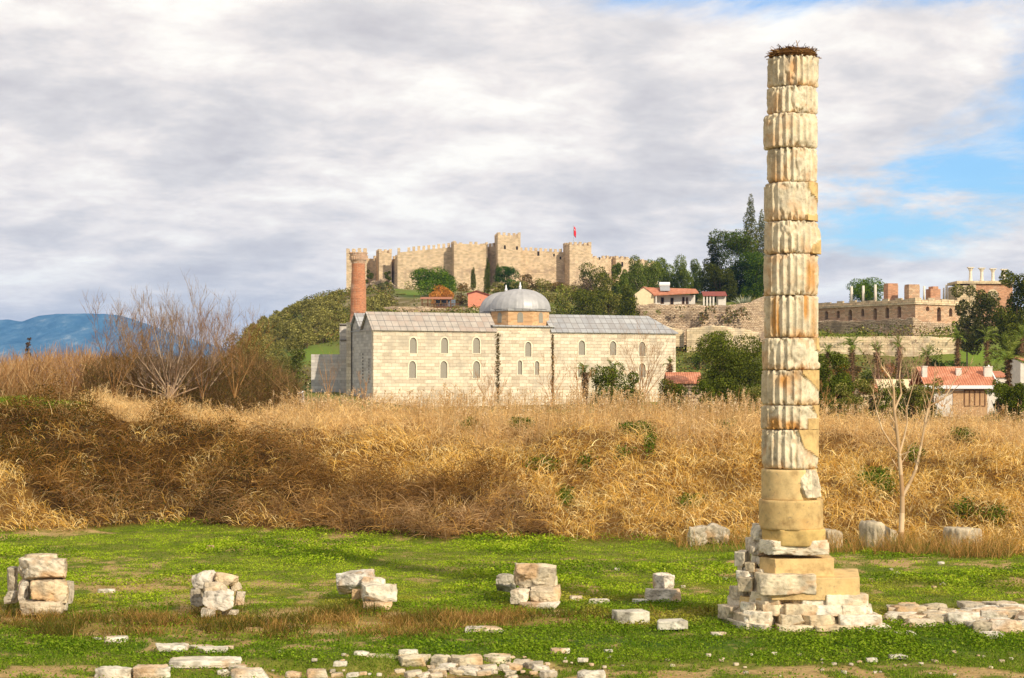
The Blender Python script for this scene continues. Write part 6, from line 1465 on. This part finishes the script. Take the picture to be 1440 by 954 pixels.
S(717, 747, 829, 852, 856, 'small lower left block of the fourth heap', G4, 33, depth=.7, base=(236, 220, 190))
S(745, 790, 826, 851, 856, 'pointed lower right block of the fourth heap', G4, 34, depth=.8, facets=8, n=16)
S(730, 789, 848, 858, 858, 'cracked flat slab under the fourth heap', G4, 35, depth=.7)
G5 = 'two stones of the fifth heap'
S(919, 950, 808, 833, 846, 'small upright block on top of the fifth heap', G5, 41, depth=.6, n=16, yaw=.5, facets=6)
S(908, 959, 830, 849, 850, 'wide base stone of the fifth heap', G5, 42, depth=.7, n=16, facets=6)
GS = 'cut blocks sunk in the grass left of the column'
S(862, 914, 861, 878, 879, 'sharp cut grey block in the grass left of the column, the farther of two', GS, 51, depth=.7, rough=.01, facets=-1, rnd=.02, yaw=.25, base=(224, 216, 192), n=10, stain=.1)
S(924, 968, 874, 886, 888, 'low cut block in the grass nearest the column steps', GS, 52, depth=.55, rough=.01, facets=-1, rnd=.02, yaw=.2, base=(228, 220, 198), n=10, stain=.1)
flat = [(801, 819, 838, 846, 'small flat stone right of the fourth heap'), (828, 858, 843, 850, 'thin curved flat stone between the fourth and fifth heaps'), (889, 910, 843, 850, 'thin flat stone just left of the fifth heap'),
 (653, 708, 884, 891, 'long thin slab in the grass below the fourth heap'), (136, 162, 829, 835, 'buried flat stone edge right of the leftmost heap'), (130, 142, 897, 901, 'left white chip of the pair below the leftmost heap'), (146, 177, 896, 905, 'larger white chip of the pair below the leftmost heap'),
 (214, 262, 908, 918, 'left flat white slab below the second heap'), (262, 298, 909, 914, 'thin middle white slab below the second heap'), (275, 318, 912, 919, 'right flat white slab below the second heap'), (312, 328, 909, 915, 'end chip of the white slab row below the second heap'),
 (233, 336, 930, 941, 'long broken pale slab in the near grass at lower left'), (129, 184, 941, 960, 'rounded pale block at the bottom edge, lower left'), (184, 238, 939, 958, 'broken white stones at the bottom edge beside the rounded block'),
 (322, 379, 943, 962, 'pale block at the bottom edge right of the long broken slab'), (497, 519, 917, 923, 'small white wedge stone on the grass above the ledge'), (559, 588, 915, 923, 'white pointed stone on the grass above the ledge blocks'),
 (773, 802, 913, 920, 'white flat stone on grass right of the ledge blocks'), (849, 862, 914, 918, 'small white chip right of the flat white stone'), (812, 852, 945, 962, 'pale sloping stone at the bottom edge, centre right'),
 (1250, 1292, 889.5, 894.5, 'flat white slab just right of the column steps'), (1219, 1235, 926, 932, 'small white stone in the near grass at lower right'), (1251, 1277, 922, 928, 'flat white stone in the near grass at lower right'), (1000, 1022, 890, 894, 'thin flat stone left of the column steps'),
 (812, 828, 926, 932, 'small pale stone on the bare soil, centre right'), (468, 488, 931, 938, 'pale stone on the soil left of the ledge'), (1246, 1260, 903, 907, 'tiny white chip right of the steps'), (290, 302, 767, 774, 'small white stone in the grass under the bramble bank')]
for i, (a, b, c, e, l) in enumerate(flat): tag(stone('flat_stone', a, b, c, e, dist_of(min(e, 955)+.5), depth=min(.8, (b-a)/F*45*.6), seed=400+i, n=10, facets=3, rnd=.1, rough=.05, base=(238, 228, 204)), l, 'stone')
led = [(512, 562, 925, 933), (557, 605, 925.5, 939), (604.5, 634, 926, 941), (632.5, 679, 925.5, 944), (678.5, 719, 924.5, 937)]
for i, (a, b, c, e) in enumerate(led): tag(stone('ledge_block', a, b, c, e, dist_of(e-8)-.1, depth=.7, seed=440+i, n=14, facets=4, rnd=.04, rough=.04, base=(232, 216, 180)), ['thin leftmost block of the stone ledge in the near foreground', 'tan block second from left in the foreground ledge', 'dark jointed third block of the foreground ledge', 'largest fourth block of the foreground ledge', 'rightmost block of the foreground ledge'][i], 'stone', 'blocks of the foreground ledge')
r_ = np.random.default_rng(99); n_ = 0
for i in range(46):
    u = 545+215*r_.random(); row = 939+17*r_.random(); w = 10+22*r_.random(); 
    if i > 34: u = 130+500*r_.random(); row = 946+9*r_.random()
    tag(stone('rubble_stone', u, u+w, row-w*.34, row+1, dist_of(row), seed=460+i, n=10, rnd=.12, tilt=(r_.random()-.5)*.4, depth=w/F*41*.8), 'small pale rubble stone on the bottom edge below the foreground ledge', 'stone', 'rubble below the foreground ledge')
for i in range(60):
    t = r_.random(); u = 1236+204*t; row = 862+30*r_.random()+(4 if u < 1300 else 0); 
    if u < 1330 and row > 884: row -= 12
    w = 20+34*r_.random(); h = w*(.20+.20*r_.random())
    tag(stone('rubble_block', u, u+w, row-h, row+1, dist_of(row), seed=520+i, n=10, rnd=.08, facets=5, depth=w/F*47*.7, base=[(240, 230, 206), (230, 214, 184), (214, 198, 166)][i % 3]), 'pale broken block in the rubble spread right of the column steps', 'stone', 'rubble spread right of the column steps')
for i, (a, b, c, e, l) in enumerate([(1388, 1434, 848, 862, 'flat topped block at the back of the right rubble spread'), (1352, 1392, 849, 860, 'pale slab left of the flat topped block in the rubble'), (1266, 1300, 851, 866, 'rounded block at the left crest of the rubble spread'), (1250, 1272, 855, 866, 'small square block nearest the column steps in the rubble'), (1322, 1350, 857, 874, 'tilted block in the middle of the rubble spread'), (1384, 1420, 893, 900, 'lone flat white slab before the rubble spread')]):
    tag(stone('rubble_block', a, b, c, e, dist_of(e), depth=.8, seed=600+i, n=14, facets=5), l, 'stone')
for i in range(70):
    u = 380+1080*r_.random(); row = 918+34*r_.random(); w = 3+6*r_.random()
    tag(stone('pebble', u, u+w, row-w*.5, row+.5, dist_of(row), seed=640+i, n=4, rnd=.3, depth=.1), 'tiny pale pebble on the bare soil of the near foreground', 'pebble', 'pebbles on the near foreground soil')
for i in range(14):
    u = 820+560*r_.random(); row = 780+50*r_.random(); w = 5+6*r_.random()
    tag(stone('pebble', u, u+w, row-w*.5, row+.5, dist_of(row), seed=730+i, n=5, rnd=.3, depth=.2), 'small stray stone on the grass between the steps and the bank', 'pebble', 'stray stones on the far grass')
def bank_foot_grass():
    K = 5200; uu = np.concatenate([1140+300*rng.random(K//2), 950+110*rng.random(K//6), 1200+80*rng.random(K//6), 1325+80*rng.random(K//6)]); K = len(uu); yy = 65.5+2.6*rng.random(K)-np.interp(uu, [950, 1200, 1440], [-1.3, 0, 2.2]); xx = (uu-CU)/F*yy
    b = np.stack([xx, yy, ground_z(xx, yy)], 1); k = fbm2(xx, yy, 1.2, 2, 141) > .47; b = b[k]; K = len(b); d = rng.normal(size=(K, 3))*.35; d[:, 2] = 1
    v = blades(b, d, .35+.6*rng.random(K), np.full(K, .014), 1.3*rng.random(K), palette([(216, 172, 104), (190, 142, 76), (158, 122, 66), (120, 120, 50)], K), 3)
    stuff(mesh('dry_grass_tufts', v[0], v[1], DRY, col=v[2]))
bank_foot_grass()
# fluted fragments lying at the foot of the bank
def fluted(u0, u1, rt, rb, d, seed, label, cut=0.0, yaw=0.0, shape='up'):
    s = d/F; R = (u1-u0)/2*s; H = (rb-rt)*s; na = 90; nv = 12; A = np.linspace(0, 2*math.pi, na, endpoint=False); T, A = np.meshgrid(np.linspace(0, 1, nv), A, indexing='ij'); T = T.ravel(); A = A.ravel()
    n1 = fbm(np.stack([np.sin(A)*2, np.cos(A)*2, T*2+seed], 1), 1.4, 4, seed)
    r = R-np.sin(math.pi*((A*15/(2*math.pi)) % 1))**.7*.055*(n1 < .56)-(n1-.5)*.12-np.exp(-T/.04)*.05
    top = H-cut*H*np.clip((np.sin(A)+.1)*1.0, 0, 1)*.8+(n1-.5)*.1
    V = np.stack([r*np.sin(A), -r*np.cos(A), top*(1-T)-.1*T], 1); idx = np.arange(nv*na).reshape(nv, na); nx = np.roll(idx, -1, 1)
    Q = np.stack([idx[:-1].ravel(), idx[1:].ravel(), nx[1:].ravel(), nx[:-1].ravel()], 1); V = np.concatenate([V, [[0, 0, H*(1-cut*.35)]]]); T3 = np.stack([np.full(na, na*nv), idx[0], nx[0]], 1)
    c = srgb((196, 180, 150))*(.75+.5*np.append(n1, .5)[:, None])
    o = mesh('fluted_fragment', V, [Q, T3], ROCK, col=c, loc=(X((u0+u1)/2, d), d+R, Z(rb, d)), smooth=False, rotz=yaw); tag(o, label, 'column fragment', 'fluted fragments at the foot of the bank')
fluted(1154, 1188, 745, 778, 67.6, 1, 'fluted column fragment right behind the column steps', .15)
fluted(1214, 1268, 735, 774, 67.8, 2, 'largest fluted fragment just left of the slender tree trunk', .45)
fluted(1333, 1388, 744, 774, 66.5, 3, 'fluted fragment half covered by dry grass, far right', .1)
for i, (a, b, c, e, l) in enumerate([(968, 1000, 740, 770, 'grey fluted boulder left of a pair at the bank foot left of the column'), (988, 1029, 737, 769, 'pale rounded boulder right of a pair at the bank foot left of the column')]):
    tag(stone('bank_boulder', a, b, c, e, 68.3+.2*i, depth=.9, base=(206, 192, 166), seed=620+i, n=16, rnd=.3, facets=7), l, 'stone')
